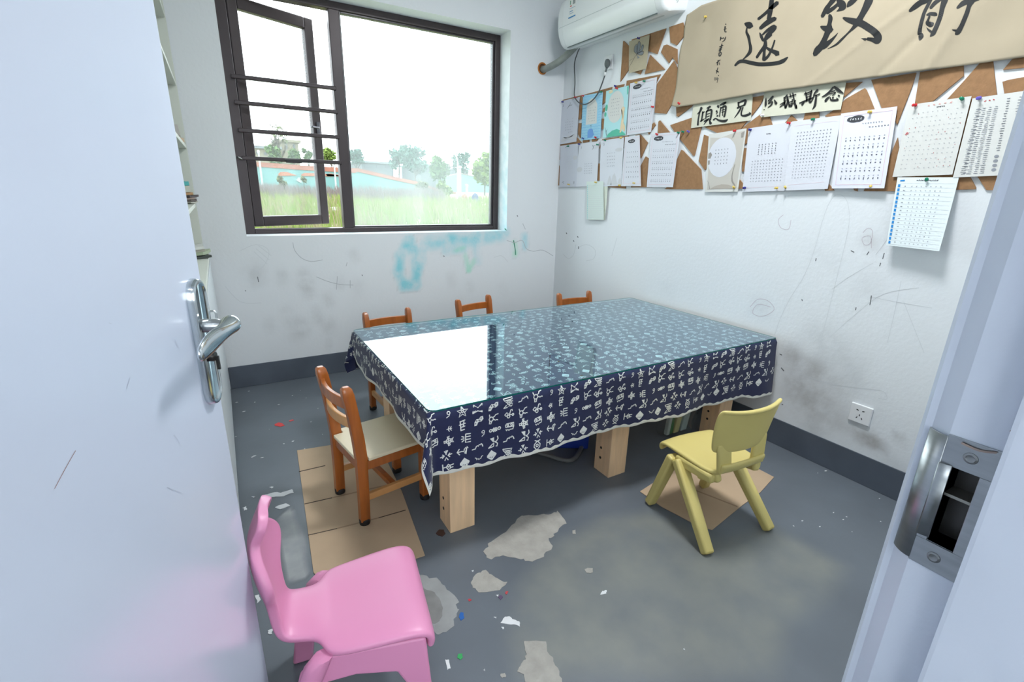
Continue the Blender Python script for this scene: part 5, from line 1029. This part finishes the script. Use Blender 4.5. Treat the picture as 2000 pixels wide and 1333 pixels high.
# ================================================================== wooden children's chairs
OW = mat('orange_stained_wood', (166, 92, 36), .32, noise=.16, nscale=9, stretch=(5, 5, .6), coat=.3); OWL = mat('worn_light_wood', (206, 150, 92), .4, noise=.12, nscale=9, coat=.2); SEATM = mat('cream_plywood', (230, 220, 190), .45, noise=.03, nscale=6); RUB = mat('black_rubber', (28, 27, 28), .6)
def make_chair():
    t = thing('child_chair', 'x', 'chair')
    HX, HYB, HYF, LG, ZS = .123, -.128, .130, .034, .275
    for s in (-1, 1):
        # rear post: leg and back in one, leaning back above the seat, rounded top
        mb = MB(); prof = [(.0, HYB, .036, .032), (.10, HYB+.002, .037, .032), (.26, HYB+.004, .040, .032), (.34, HYB-.002, .040, .032), (.44, HYB-.014, .038, .031), (.515, HYB-.026, .040, .031), (.540, HYB-.030, .034, .027), (.548, HYB-.031, .020, .016)]
        for z, y, dy, dx in prof:
            c_ = .25; q = [(-1, -1+c_*1.2), (-1+c_, -1), (1-c_, -1), (1, -1+c_*1.2), (1, 1-c_*1.2), (1-c_, 1), (-1+c_, 1), (-1, 1-c_*1.2)]
            for a, b in q: mb.v.append((s*HX+a*dx/2, y+b*dy/2, z+.016))
        n = 8
        for i in range(len(prof)-1):
            for k in range(n): j = (k+1) % n; mb.f.append((i*n+k, i*n+j, (i+1)*n+j, (i+1)*n+k))
        mb.f.append(tuple(range(n))); mb.f.append(tuple(range((len(prof)-1)*n, len(prof)*n)))
        ps = obj('back_post', mb, OW, t, smooth=True, auto=38)
        mb = MB().lathe([(.0195, 0), (.0205, .004), (.0205, .020), (.019, .022)], 14, (s*HX, HYB, 0)); obj('rubber_foot', mb, RUB, ps, smooth=True, auto=40)
        mb = MB().beam((s*HX, HYF, .016), (s*HX, HYF, ZS-.012), (LG, LG)); lg = obj('front_leg', mb, OW, t, bevel=.006)
        mb = MB().lathe([(.0195, 0), (.0205, .004), (.0205, .020), (.019, .022)], 14, (s*HX, HYF, 0)); obj('rubber_foot', mb, RUB, lg, smooth=True, auto=40)
        obj('seat_rail', MB().box((s*HX-.010, HYB+.015, ZS-.050), (s*HX+.010, HYF-.012, ZS-.012)), OW, t, bevel=.002)
        obj('side_stretcher', MB().box((s*HX-.009, HYB+.012, .095), (s*HX+.009, HYF-.012, .123)), OWL, t, bevel=.003)
    obj('seat_rail', MB().box((-HX+.01, HYF-.012, ZS-.050), (HX-.01, HYF+.010, ZS-.012)), OW, t, bevel=.002)
    obj('seat_rail', MB().box((-HX+.01, HYB-.008, ZS-.050), (HX-.01, HYB+.014, ZS-.012)), OW, t, bevel=.002)
    obj('cross_stretcher', MB().box((-HX+.009, -.012, .098), (HX-.009, .012, .120)), OW, t, bevel=.003)
    # seat board, notched round the posts
    mb = MB(); x1 = .142; nx = HX-.019
    ol = [(-x1, HYB+.026), (-nx, HYB+.026), (-nx, HYB-.012), (nx, HYB-.012), (nx, HYB+.026), (x1, HYB+.026), (x1, HYF+.014), (x1-.01, HYF+.024), (-x1+.01, HYF+.024), (-x1, HYF+.014)]
    mb.prism([(x, y, ZS-.011) for x, y in ol], (0, 0, .014)); obj('seat', mb, SEATM, t, bevel=.003)
    for nm, z0, z1, bow, yoff, m in (('top_rail', .478, .520, .020, -.026, OW), ('middle_rail', .400, .438, .022, -.013, OWL)):
        mb = MB(); xs = np.linspace(-HX+.006, HX-.006, 11)
        def cv(x): return HYB+yoff-bow*(1-(x/HX)**2)
        for dy, zz in ((-.008, z0), (.008, z0), (.008, z1), (-.008, z1)):
            for x in xs: mb.v.append((x, cv(x)+dy, zz))
        n = len(xs)
        for k in range(4):
            for i in range(n-1): k2 = (k+1) % 4; mb.f.append((k*n+i, k*n+i+1, k2*n+i+1, k2*n+i))
        mb.f.append((0, n, 2*n, 3*n)); mb.f.append((n-1, 2*n-1, 3*n-1, 4*n-1)); obj(nm, mb, m, t, bevel=.003)
    return t
ch = make_chair(); ch.location = (.428, 1.735, .0037); ch.rotation_euler = (0, 0, math.radians(9.5-90)); ch['_o'] = [0, 0, 0]
CG = 'wooden children chairs around the table'
tag(ch, 'orange wooden chair with cream seat at the left end of the table, on cardboard', 'chair', CG)
for (x, y, a, l) in ((.747, 2.452, 184, 'orange wooden chair behind the table, nearest the left end'), (1.360, 2.565, 192.5, 'orange wooden chair behind the table, middle one turned slightly'), (2.022, 2.430, 177, 'orange wooden chair behind the table, nearest the right wall')):
    dup(ch, (x, y, 0), math.radians(a), l)

# ================================================================== plastic chairs
YEL = mat('yellow_plastic', (214, 197, 122), .42, noise=.03, nscale=3); PNK = mat('pink_plastic', (218, 142, 180), .38, noise=.02, nscale=3)
def sheet_loft(mb, prof, lat, n=13):
    """prof: list of (y, z, halfwidth); lat(s, t, y, z) -> offset (dy, dz) at lateral t in -1..1"""
    for i, (y, z, w) in enumerate(prof):
        for k in range(n):
            t = -1+2.0*k/(n-1); dy, dz = lat(i/float(len(prof)-1), t); mb.v.append((w*t, y+dy, z+dz))
    for i in range(len(prof)-1):
        for k in range(n-1): mb.f.append((i*n+k, i*n+k+1, (i+1)*n+k+1, (i+1)*n+k))
    return mb
yc = thing('plastic_chair', 'yellow plastic child chair with curved back, beside the right cardboard sheet', 'chair', (1.512, .992, .0037), math.radians(-5))
pf_ = [(.172,.245,.128),(.175,.262,.132),(.166,.270,.135),(.13,.270,.136),(.06,.266,.134),(-.01,.262,.131),(-.06,.262,.127),(-.09,.266,.118),(-.108,.278,.112),(-.118,.298,.110),(-.121,.315,.109)]
obj('seat', sheet_loft(MB(), pf_, lambda s, t: (-.016*t*t*(1-s)*1.2, .010*t*t*smooth01(s*2.2)-.004)), YEL, yc, smooth=True, solid=.016, soff=-1, subsurf=2)
pf_ = [(-.106,.358,.120),(-.108,.366,.134),(-.111,.400,.142),(-.116,.445,.148),(-.124,.490,.153),(-.130,.515,.152),(-.137,.524,.146),(-.148,.520,.142)]
obj('backrest', sheet_loft(MB(), pf_, lambda s, t: (.030*t*t, .008*abs(t)**3*s)), YEL, yc, smooth=True, solid=.015, soff=0, subsurf=2)
for s in (-1, 1):
    mb = MB().beam((s*.082, -.104, .282), (s*.092, -.092, .395), (.062, .018), (.066, .014), (0, 1, 0)); obj('back_strut', mb, YEL, yc, smooth=True, bevel=.008, bseg=3, auto=40)
    mb = MB().beam((s*.150, .160, 0), (s*.130, .085, .256), (.034, .040), (.034, .052), (1, 0, 0)); obj('leg', mb, YEL, yc, smooth=True, bevel=.009, bseg=3, auto=40)
    mb = MB().beam((s*.160, -.158, 0), (s*.130, .060, .256), (.034, .042), (.034, .054), (1, 0, 0)); obj('leg', mb, YEL, yc, smooth=True, bevel=.009, bseg=3, auto=40)
    mb = MB().beam((s*.112, -.095, .254), (s*.122, .075, .250), (.036, .034), (.036, .040), (0, 0, 1)); obj('side_frame', mb, YEL, yc, smooth=True, bevel=.010, bseg=3, auto=40)
    mb = MB().beam((s*.095, -.100, .268), (s*.112, -.02, .240), (.03, .05), (.03, .045)); obj('gusset', mb, YEL, yc, smooth=True, bevel=.010, bseg=3, auto=40)

pk = thing('plastic_chair', 'pink plastic child chair in the foreground, its back against the open door', 'chair', (.147, .964, 0), math.radians(-99.5))
pf_ = [(.152,.235,.142),(.157,.262,.146),(.150,.277,.147),(.12,.281,.146),(.06,.277,.141),(0,.273,.134),(-.035,.272,.128),(-.050,.272,.118),(-.060,.273,.092),(-.075,.275,.076),(-.10,.277,.070),(-.13,.282,.068),(-.150,.295,.067),
       (-.160,.315,.066),(-.166,.345,.067),(-.172,.375,.071),(-.178,.398,.082),(-.182,.418,.098),(-.186,.438,.108),(-.188,.458,.109),(-.190,.478,.102),(-.190,.498,.086),(-.188,.516,.068),(-.184,.530,.056),(-.178,.544,.058),(-.171,.560,.061),(-.164,.575,.055),(-.160,.586,.040),(-.158,.591,.014)]
def plat(s, t):
    i = int(round(s*(len(pf_)-1))); w = pf_[i][2]*t
    if i > 12: return ((.056*(w/.135)**2)*smooth01((i-12)/4.0), 0)
    return (0, -.010*t**4-.006*(1-t*t)*smooth01((10-i)/4.0))
obj('seat_shell', sheet_loft(MB(), pf_, plat, 15), PNK, pk, smooth=True, solid=.020, soff=-1, subsurf=2)
for s in (-1, 1):
    # side wall with arched opening and both legs
    ol = [(.150,.270),(.166,.0),(.122,.0),(.108,.150),(.085,.195),(.0,.205),(-.060,.198),(-.085,.165),(-.108,.0),(-.158,.0),(-.140,.120),(-.110,.235),(-.060,.268)]
    mb = MB(); n = len(ol)
    for dx in (0, -.014):
        for y, z in ol: mb.v.append((s*(.148-.030*smooth01((.15-y)/.25)+(.262-z)*.07+dx), y, z))
    mb.f.append(tuple(range(n))); mb.f.append(tuple(range(2*n-1, n-1, -1)))
    for i in range(n): j = (i+1) % n; mb.f.append((i, j, n+j, n+i))
    obj('side_leg_frame', mb, PNK, pk, bevel=.006, bseg=3, smooth=True, auto=40)
    # curved rear corner post above the back leg
    mb = MB()
    prof = [(.0,-.140,.030),(.10,-.122,.034),(.20,-.098,.040),(.25,-.076,.042),(.270,-.062,.034)]
    for z, y, r in prof:
        for k in range(10):
            a = 2*math.pi*k/10; mb.v.append((s*(.118+(.27-z)*.10)+r*.55*math.cos(a)*s, y+r*.62*math.sin(a), z))
    for i in range(len(prof)-1):
        for k in range(10): j = (k+1) % 10; mb.f.append((i*10+k, i*10+j, (i+1)*10+j, (i+1)*10+k))
    mb.f.append(tuple(range(10))); mb.f.append(tuple(range((len(prof)-1)*10, len(prof)*10)))
    obj('rear_leg', mb, PNK, pk, smooth=True, auto=60)
ol = [(-.146,.268),(-.166,0),(-.122,0),(-.108,.165),(-.080,.205),(0,.215),(.080,.205),(.108,.165),(.122,0),(.166,0),(.146,.268)]
mb = MB(); n = len(ol)
for dy in (0, -.014):
    for x, z in ol: mb.v.append((x, .152+(.262-z)*.06+dy, z))
mb.f.append(tuple(range(n))); mb.f.append(tuple(range(2*n-1, n-1, -1)))
for i in range(n): j = (i+1) % n; mb.f.append((i, j, n+j, n+i))
obj('front_leg_frame', mb, PNK, pk, bevel=.006, bseg=3, smooth=True, auto=40)

# ================================================================== cardboard sheets and things under the table
CARD = mat('brown_cardboard', (190, 165, 137), .85, noise=.05, nscale=6)
def cardboard(label, px, slits, folds):
    P = [onF(x, y, .004) for x, y in px]; mb = MB(); mb.prism([(p[0], p[1], .0006) for p in P], (0, 0, .003))
    o = tag(obj('cardboard_sheet', mb, CARD, bevel=.0008), label, 'cardboard')
    for st in slits:
        mb = wmb(); ribbon(mb, [(x, y, 1.6) for x, y in st], lambda a, b: onF(a, b, .0039), 2, False); obj('slit', mb, mat('cardboard_slit', (66, 56, 48), .9), o, fixn=False)
    for st in folds:
        mb = wmb(); ribbon(mb, [(x, y, 2.2) for x, y in st], lambda a, b: onF(a, b, .0038), 2, False)
        obj('fold_line', mb, mat('cardboard_fold', (158, 134, 110), .9), o, fixn=False)
    return o
cardboard('flattened brown cardboard with slits under the orange chair', [(580, 880), (655, 868), (740, 868), (785, 960), (830, 1085), (640, 1150), (612, 1118)], [[(584, 922), (592, 920), (635, 910)], [(595, 985), (648, 973)], [(602, 1046), (658, 1033)], [(740, 1012), (792, 997)]], [[(648, 973), (790, 940)], [(658, 1033), (740, 1012)]])
cardboard('flattened brown cardboard under the yellow chair', [(1250, 960), (1335, 905), (1395, 878), (1460, 905), (1512, 932), (1485, 962), (1450, 987), (1391, 1035), (1365, 1028), (1293, 990)], [], [[(1350, 955), (1440, 990)]])
# blue box with a pale panel, pushed under the middle of the table
bq = onF(1100, 889)
bx = thing('storage_box', 'blue box with a pale panel on the floor under the table', 'box', (bq[0]-.01, bq[1]+.07, 0), math.radians(-38))
BLU = mat('blue_plastic_box', (22, 52, 140), .4)
mb = MB(); mb.prism([(0, 0, .003), (.17, .02, .003), (.17, .15, .003), (0, .13, .003)], (0, 0, .16)); mb.v = [(x*(1+.25*z), y*(1+.25*z), z) for x, y, z in mb.v]; obj('box_body', mb, BLU, bx, bevel=.006)
mb = MB(); mb.add([(-.0012, .015, .05), (-.0012, .075, .16), (-.0012, .015, .165)], [(0, 1, 2)]); mb.v = [(x, y*(1+.25*z), z) for x, y, z in mb.v]; obj('pale_panel', mb, mat('pale_panel', (176, 190, 196), .5), bx)
obj('red_lid_edge', MB().box((.02, .02, .163), (.15, .12, .176)), mat('red_lid', (160, 36, 40), .5), bx, bevel=.004)
hpts = [onF(1035, 878, .012), onF(1048, 884, .012), onF(1070, 890, .012), onF(1092, 897, .012), onF(1112, 900, .012), onF(1125, 893, .012), onF(1135, 876, .012), onF(1143, 855, .012)]
tag(obj('grey_hose', MB().tube(catmull(hpts, 6), .0105, 10), mat('grey_hose', (104, 106, 106), .4), smooth=True), 'grey flexible hose bent round in front of the blue box', 'hose')
# clear bag with packets next to the right front leg
gq = onF(1326, 850)
bag = thing('clear_plastic_bag', 'clear plastic bag lying under the table beside the right leg', 'plastic bag', (gq[0], gq[1]+.03, 0), math.radians(-5))
CB = glass('clear_bag_film', (.94, .95, .95), ior=1.35, rough=.12, veil=.10, refl=1.0)
mb = MB(); K = 22
rg = [(.004, .70), (.03, .95), (.08, 1.0), (.13, .98), (.17, .85), (.20, .6)]
for z, k in rg:
    for i in range(K):
        a = 2*math.pi*i/K; w = 1+.10*math.sin(5*a+z*40)+.06*math.sin(9*a); mb.v.append((.125*k*w*math.cos(a), .06*k*w*math.sin(a), z))
for i in range(len(rg)-1):
    for q in range(K): j = (q+1) % K; mb.f.append((i*K+q, i*K+j, (i+1)*K+j, (i+1)*K+q))
mb.f.append(tuple(range(K))); obj('bag_film', mb, CB, bag, smooth=True)
for nm, label, x, w, tilt, c_, hh in (('packet', 'white and green packet inside the clear bag', -.075, .022, .10, (196, 206, 198), .15), ('packet', 'narrow green packet inside the clear bag', -.05, .020, .05, (70, 122, 66), .16), ('packet', 'yellow packet inside the clear bag', -.014, .038, .16, (206, 198, 140), .16), ('packet', 'pale blue packet at the right of the clear bag', .042, .046, .18, (176, 194, 192), .16)):
    t = thing(nm, label, 'packet', (bag.location.x+x, bag.location.y-.01, .012)); mb = MB()
    mb.prism([(-w/2, -.012, 0), (w/2, -.012, 0), (w/2+tilt*hh, -.012, hh), (-w/2+tilt*hh, -.012, hh)], (0, .024, 0)); obj('wrapper', mb, mat('packet_%d_%d' % (c_[0], c_[2]), c_, .45, bump=.2, bscale=40), t, bevel=.005, bseg=3)
oq = onF(1311, 846); mb = MB().lathe([(.006, 0), (.011, .003), (.010, .010), (.005, .014)], 12, (oq[0], oq[1], .001)); tag(obj('orange_cap', mb, mat('orange_cap', (214, 84, 36), .4), smooth=True), 'small orange cap on the floor by the clear bag', 'cap')

# ================================================================== outside the window
def omat(name, col, *a, c2=None, **k):
    g = lambda c: tuple(.30*x for x in srgb(c))
    if c2: k['c2'] = c2
    m = mat(name, g(col), *a, **k)
    return m
GY = [3.5, 5, 8, 12, 16, 20, 30, 36, 50, 90]; GZ = [-.25, -.15, .02, .28, .36, .52, .70, .86, .95, 1.3]
def gz(x, y): return interp(y, GY, GZ) + (.05*math.sin(x*.7+y*.3)+.03*math.sin(x*1.9-y*.9))*smooth01((y-4)/8)
GROUND = omat('rough_grass_ground', (188, 204, 138), .95, noise=.3, nscale=.9, c2=(132, 126, 98), bump=.4, bscale=6)
mb = MB(); mb.grid(lambda u, v: (u, v, gz(u, v)), list(np.linspace(-14, 62, 60)), list(np.concatenate([np.linspace(3.52, 30, 50), np.linspace(31, 90, 16)])))
ground = struct(obj('ground', mb, GROUND, base=False, smooth=True, fixn=False))
def out(px, py, D): return pl(px, py, 1, D)
GR = [omat('grass_green', (178, 208, 100), .9), omat('grass_dry', (208, 200, 150), .9), omat('weed_purple', (172, 160, 154), .9)]
def tufts(name, label, cat, m, n, px0, px1, d0, d1, h0, h1, seed):
    r = random.Random(seed); mb = MB()
    for _ in range(n):
        d = r.uniform(d0, d1); px = r.uniform(px0, px1); q = out(px, 400, d); x, y = q[0], d; z = gz(x, y)
        for b in range(4):
            a = r.uniform(0, 6.28); h = r.uniform(h0, h1); w = .012+.02*r.random()*h; lx, ly = r.uniform(-.3, .3)*h, r.uniform(-.2, .2)*h; ox, oy = r.uniform(-.12, .12), r.uniform(-.1, .1)
            mb.add([(x+ox-w, y+oy, z-.02), (x+ox+w, y+oy, z-.02), (x+ox+lx*.5+w*.5, y+oy+ly*.5, z+h*.6), (x+ox+lx, y+oy+ly, z+h)], [(0, 1, 2), (0, 2, 3)])
    o = obj(name, mb, m, ground, fixn=False); o['kind'] = 'stuff'; o['label'] = label; return o
tufts('grass', 'bright green grass outside the window', 'grass', GR[0], 2600, 470, 1010, 9, 24, .12, .40, 1)
tufts('dry_grass', 'dry yellow grass outside the window', 'grass', GR[1], 1500, 470, 1010, 8, 26, .15, .45, 2)
tufts('weeds', 'grey purple weeds in front of the turquoise wall', 'weeds', GR[2], 1500, 470, 870, 22, 29, .2, .7, 3)

# turquoise wall with brick band
TEALW = omat('turquoise_wall_paint', (150, 210, 208), .8, noise=.06, nscale=.6); BRICK = omat('red_brick_band', (214, 144, 122), .9, noise=.15, nscale=3); WAVE = omat('red_wave_paint', (236, 160, 130), .9)
def wall_run(name, label, D, top, base_py, band, m=TEALW, mb_=BRICK, th=.3):
    """top: [(px, py)] of the coping; band: coping height in px"""
    q0 = out(top[0][0], base_py, D); t = thing(name, label, 'wall', (q0[0], D, gz(q0[0], D)))
    P = [out(x, y+band, D) for x, y in top]; B = [np.array([p[0], D, gz(p[0], D)-.3]) for p in P]
    mb = wmb(); mb.prism(list(P)+list(reversed(B)), (0, th, 0)); obj('wall_body', mb, m, t)
    Q = [out(x, y, D) for x, y in top]; mb = wmb(); mb.prism([p-np.array([0, .05, 0]) for p in Q]+[p-np.array([0, .05, 0]) for p in reversed(P)], (0, th+.1, 0)); obj('brick_band', mb, mb_, t)
    return t
tw = wall_run('boundary_wall', 'turquoise wall with red brick top band seen through the open casement', 34, [(440, 313), (520, 318), (600, 324), (695, 329)], 380, 9)
mb = wmb()
for pts in ([(543, 340), (548, 336), (560, 336), (580, 343), (545, 344)], [(588, 341), (594, 338), (625, 339), (668, 342), (690, 345), (590, 344)], [(636, 341), (645, 339), (668, 344), (640, 345)]):
    mb.prism([out(x, y, 33.98) for x, y in pts], (0, -.03, 0))
obj('painted_wave', mb, WAVE, tw)
mb = wmb(); mb.prism([out(x, y, 33.98) for x, y in [(578, 352), (583, 346), (588, 350), (590, 358), (584, 356)]], (0, -.03, 0)); obj('painted_white_mark', mb, omat('white_wall_mark', (232, 240, 240), .8), tw)
wall_run('boundary_wall', 'turquoise wall with brick coping sloping down to the right behind the weeds', 36, [(688, 329), (700, 329), (760, 343), (820, 356)], 380, 7)
wall_run('boundary_wall', 'low turquoise wall end with brick coping near the bright bush', 38, [(830, 361), (845, 366), (862, 372), (890, 375)], 384, 4)
wall_run('boundary_wall', 'pale turquoise far wall behind the white lamp posts', 48, [(860, 346), (900, 338), (960, 352), (1010, 356)], 380, 2, omat('pale_turquoise_wall', (172, 222, 222), .8), omat('pale_coping', (206, 190, 180), .9))

# buildings
def building(name, label, D, px0, px1, top, roof, m, wins, depth=8, arch=False):
    a = out(px0, top, D); b = out(px1, top, D); t = thing(name, label, 'building', (a[0], D, gz(a[0], D)))
    mb = wmb(); mb.box((a[0], D, gz(a[0], D)-.5), (b[0], D+depth, a[2])); obj('walls', mb, m, t)
    mb = wmb(); mb.box((a[0]-.25, D-.25, a[2]), (b[0]+.25, D+depth, a[2]+.25)); obj('roof', mb, roof, t)
    for (x0, y0_, x1, y1_) in wins:
        p, q = out(x0, y0_, D), out(x1, y1_, D); mb = wmb()
        if arch:
            w = abs(q[0]-p[0])/2; cx = (p[0]+q[0])/2; zt = max(p[2], q[2])-w; pts = [(cx-w, D-.03, min(p[2], q[2])), (cx+w, D-.03, min(p[2], q[2]))]+[(cx+w*math.cos(s), D-.03, zt+w*math.sin(s)) for s in np.linspace(0, math.pi, 9)]
            mb.prism(pts, (0, -.05, 0))
        else: mb.box((min(p[0], q[0]), D-.08, min(p[2], q[2])), (max(p[0], q[0]), D-.02, max(p[2], q[2])))
        obj('window', mb, omat('far_window', (98, 106, 116), .3), t)
    return t
CRM = omat('cream_render', (190, 182, 156), .9); WHB = omat('white_render', (150, 160, 166), .9); ROOFG = omat('grey_roof', (168, 176, 182), .9)
building('villa', 'cream villa with arched windows beyond the turquoise wall', 60, 545, 582, 277, CRM, CRM, [(571.5, 281.5, 577, 292), (557, 281, 562, 292)], arch=True)
building('house', 'low cream house with a flat roof at the left of the casement', 58, 486, 545, 289, ROOFG, CRM, [(500, 296, 506, 302), (515, 297, 522, 303)])
building('house', 'white low house on the slope above the brick coping', 70, 706, 768, 318, ROOFG, WHB, [(712, 322, 722, 328), (735, 322, 745, 328), (752, 322, 760, 328)])
building('house', 'small pale house with two dark windows between the trees', 64, 822, 850, 324, ROOFG, WHB, [(828, 328, 832, 334), (839, 328, 843, 334)])
building('house', 'white gabled house behind the lamp posts', 72, 878, 915, 331, omat('white_roof', (206, 212, 216), .9), WHB, [(884, 334, 888, 338), (903, 334, 908, 338)])

# trees
LEAF = {'teal': omat('blue_green_leaves', (112, 166, 146), .9), 'green': omat('green_leaves', (128, 172, 96), .9), 'lime': omat('lime_leaves', (168, 202, 92), .9), 'olive': omat('olive_leaves', (146, 160, 104), .9)}
BARK = omat('grey_bark', (134, 126, 114), .9)
def tree(name, label, px, top, base_py, wpx, D, leaf, seed, n=900, trunk=.35, bare=False):
    r = random.Random(seed); b = out(px, base_py, D); tp = out(px, top, D); zc = b[2]; b[2] = gz(b[0], D); L0 = out(px-wpx/2., (top+base_py)/2., D); R0 = out(px+wpx/2., (top+base_py)/2., D)
    H = tp[2]-b[2]; W = abs(R0[0]-L0[0])/2; t = thing(name, label, 'tree', tuple(b))
    lean = r.uniform(-.06, .06)*H
    pts = [(b[0], D, b[2]-.6), (b[0]+lean*.5, D, b[2]+H*.4), (b[0]+lean, D, b[2]+H*.8)]
    mb = wmb(); mb.tube(catmull(pts, 4), [.022*H]*3+[.018*H]*3+[.010*H]*3, 7)
    for k in range(14 if bare else 7):
        h0 = b[2]+H*r.uniform(.3, .7); a = r.uniform(0, 6.28); l = W*r.uniform(.6, 1.0)
        e_ = np.array([b[0]+lean*.8+l*math.cos(a), D+l*math.sin(a)*.7, h0+H*r.uniform(.12, .30)])
        mb.tube([(b[0]+lean*.6, D, h0), lerp(np.array([b[0]+lean*.6, D, h0]), e_, .6)+np.array([0, 0, .05*H]), e_], [.010*H, .007*H, .003*H], 5)
        if bare:
            for q in range(4): mb.tube([lerp(np.array([b[0]+lean*.6, D, h0]), e_, .5+.12*q), e_+np.array([r.uniform(-.3, .3)*W, r.uniform(-.2, .2)*W, r.uniform(-.05, .2)*H])], [.004*H, .002*H], 4)
    obj('trunk', mb, BARK, t)
    mb = wmb(); cl = [(r.uniform(-.62, .62)*W, r.uniform(-.5, .5)*W, (zc-b[2])+(tp[2]-zc)*(trunk+(1-trunk)*r.uniform(.12, .82))) for _ in range(14)]
    for _ in range(int(n*1.5)):
        c = cl[r.randrange(len(cl))]; rad = W*.45
        while True:
            d = np.array([r.uniform(-1, 1), r.uniform(-1, 1), r.uniform(-1, 1)])
            if d@d < 1: break
        q = np.array([b[0]+lean*.7+c[0], D+c[1], b[2]+c[2]])+d*np.array([rad, rad, min(rad*1.1, H*.18)]); s = .14*W**.5*r.uniform(.7, 1.5)
        u1 = np.array([r.uniform(-1, 1), r.uniform(-1, 1), r.uniform(-1, 1)]); u1 /= np.linalg.norm(u1); u2 = np.cross(u1, [r.uniform(-1, 1), .3, r.uniform(-1, 1)]); u2 /= (np.linalg.norm(u2)+1e-6)
        mb.add([q-u1*s, q+u2*s*.6, q+u1*s, q-u2*s*.6], [(0, 1, 2, 3)])
    if not bare or n: fo = obj('foliage', mb, LEAF[leaf], t, fixn=False); fo['kind'] = 'stuff'
    return t
G_ = 'trees outside the window'
tree('tree', 'rounded blue green tree at the left edge of the fixed pane', 700, 293, 336, 34, 52, 'teal', 1, 800)
tree('tree', 'tall willow like tree, left of the pair in the fixed pane', 778, 285, 345, 40, 50, 'teal', 2, 1100, .2)
tree('tree', 'wide thin leaved tree, right of the pair in the fixed pane', 812, 288, 352, 52, 47, 'teal', 3, 800, .25)
tree('tree', 'leaning tree with dense crown beside the small pale house', 862, 306, 364, 46, 44, 'green', 4, 1000, .25)
tree('tree', 'slender tree behind the white lamp posts', 902, 298, 352, 36, 56, 'teal', 5, 600, .3)
tree('tree', 'large light green tree at the right edge of the fixed pane', 946, 300, 388, 56, 34, 'lime', 6, 1300, .35)
tree('bush', 'bright lime bush in the grass in front of the coping', 869, 350, 390, 26, 28, 'lime', 7, 600, .05)
tree('bush', 'olive bush where the sloping coping ends', 826, 350, 384, 26, 29, 'olive', 8, 500, .05)
tree('small_tree', 'small young tree before the turquoise wall in the casement', 555, 343, 378, 24, 27, 'olive', 9, 420, .1)
tree('tree', 'bare branched tree in front of the cream villa', 548, 245, 320, 40, 46, 'olive', 10, 60, .5, True)
tree('tree', 'green tree left of the bare tree by the villa', 538, 284, 322, 32, 45, 'green', 11, 700, .1)
tree('tree', 'rounded green tree below the villa arched window', 576, 288, 322, 26, 45, 'green', 12, 700, .1)
tree('tree', 'dark green tree right of the villa', 604, 285, 322, 22, 46, 'green', 13, 500, .15)
tree('tree', 'yellow green tree in the gap beside the open sash', 650, 292, 320, 34, 46, 'lime', 14, 700, .15)
tree('small_tree', 'thin sapling before the turquoise wall, right of the white mark', 594, 343, 378, 14, 28, 'olive', 15, 60, .6)
def post(label, px, top, base, D, r_=.06, arm=0):
    a = out(px, base, D); b = out(px, top, D); t = thing('lamp_post', label, 'lamp post', (a[0], D, gz(a[0], D)))
    W_ = omat('white_post', (236, 238, 240), .5); mb = wmb(); mb.tube([(a[0], D, gz(a[0], D)-.2), (a[0], D, b[2])], [r_*1.1, r_*.8], 8); obj('pole', mb, W_, t)
    mb = wmb()
    if arm: mb.tube(catmull([(a[0], D, b[2]), (a[0]-.2, D, b[2]+.5), (a[0]-arm, D, b[2]+.7)], 5), r_*.6, 6)
    else: mb.lathe([(r_*1.3, 0), (r_*1.5, .1), (r_*.6, .16)], 8, (a[0], D, b[2]))
    obj('post_head', mb, W_, t)
post('tall white lamp post with bent arm, left of the two', 894.5, 318, 388, 30, .07, 1.0); post('tall straight white post beside the bent lamp post', 898.8, 329, 388, 30.5, .09); post('short white post right of the tall lamp posts', 911.5, 365, 388, 30, .09)
post('thin white post before the turquoise wall at the left', 514, 300, 372, 30, .05); post('thin white post in the gap beside the sash', 656.5, 322, 368, 30, .05)
# debris in the grass
def rubble(name, label, px, py, D, sx, sz, m, seed):
    r = random.Random(seed); q = out(px, py, D); q[2] = gz(q[0], D); mb = MB(); K = 12; rg = [(0, 1), (.4, .95), (.8, .6), (1, .2)]
    for h, k in rg:
        for i in range(K): a = 2*math.pi*i/K; w = r.uniform(.75, 1.1); mb.v.append((q[0]+sx*k*w*math.cos(a), q[1]+sx*.6*k*w*math.sin(a), q[2]-.03+sz*h))
    for i in range(len(rg)-1):
        for p in range(K): j = (p+1) % K; mb.f.append((i*K+p, i*K+j, (i+1)*K+j, (i+1)*K+p))
    mb.f.append(tuple(range((len(rg)-1)*K, len(rg)*K))); return tag(obj(name, mb, m), label, 'debris')
BR2 = omat('brick_rubble', (196, 140, 118), .95, noise=.2, nscale=6); PLA = omat('white_plaster_rubble', (226, 222, 214), .95, noise=.08, nscale=6)
rubble('rubble_heap', 'white rubble on the grass in the gap beside the sash', 658, 406, 17, .50, .16, PLA, 1); rubble('rubble_heap', 'red brick rubble on the grass in the gap beside the sash', 656, 415, 15.4, .45, .10, BR2, 2)
rubble('rubble_heap', 'pale rubble in the grass at lower left of the fixed pane', 714, 411, 16, .30, .10, PLA, 3); rubble('rubble_heap', 'pale pink rubble in the grass at lower right of the fixed pane', 872, 418, 15, .28, .08, BR2, 4)
rubble('rubble_heap', 'reddish bundle in the grass right of the lamp posts', 908, 397, 22, .20, .45, BR2, 5); rubble('rubble_heap', 'dark blue bundle in the grass at the right of the fixed pane', 928, 398, 22, .24, .45, omat('blue_bundle', (88, 104, 150), .9), 6)
for o_ in bpy.data.objects:
    if '_o' in o_: del o_['_o']
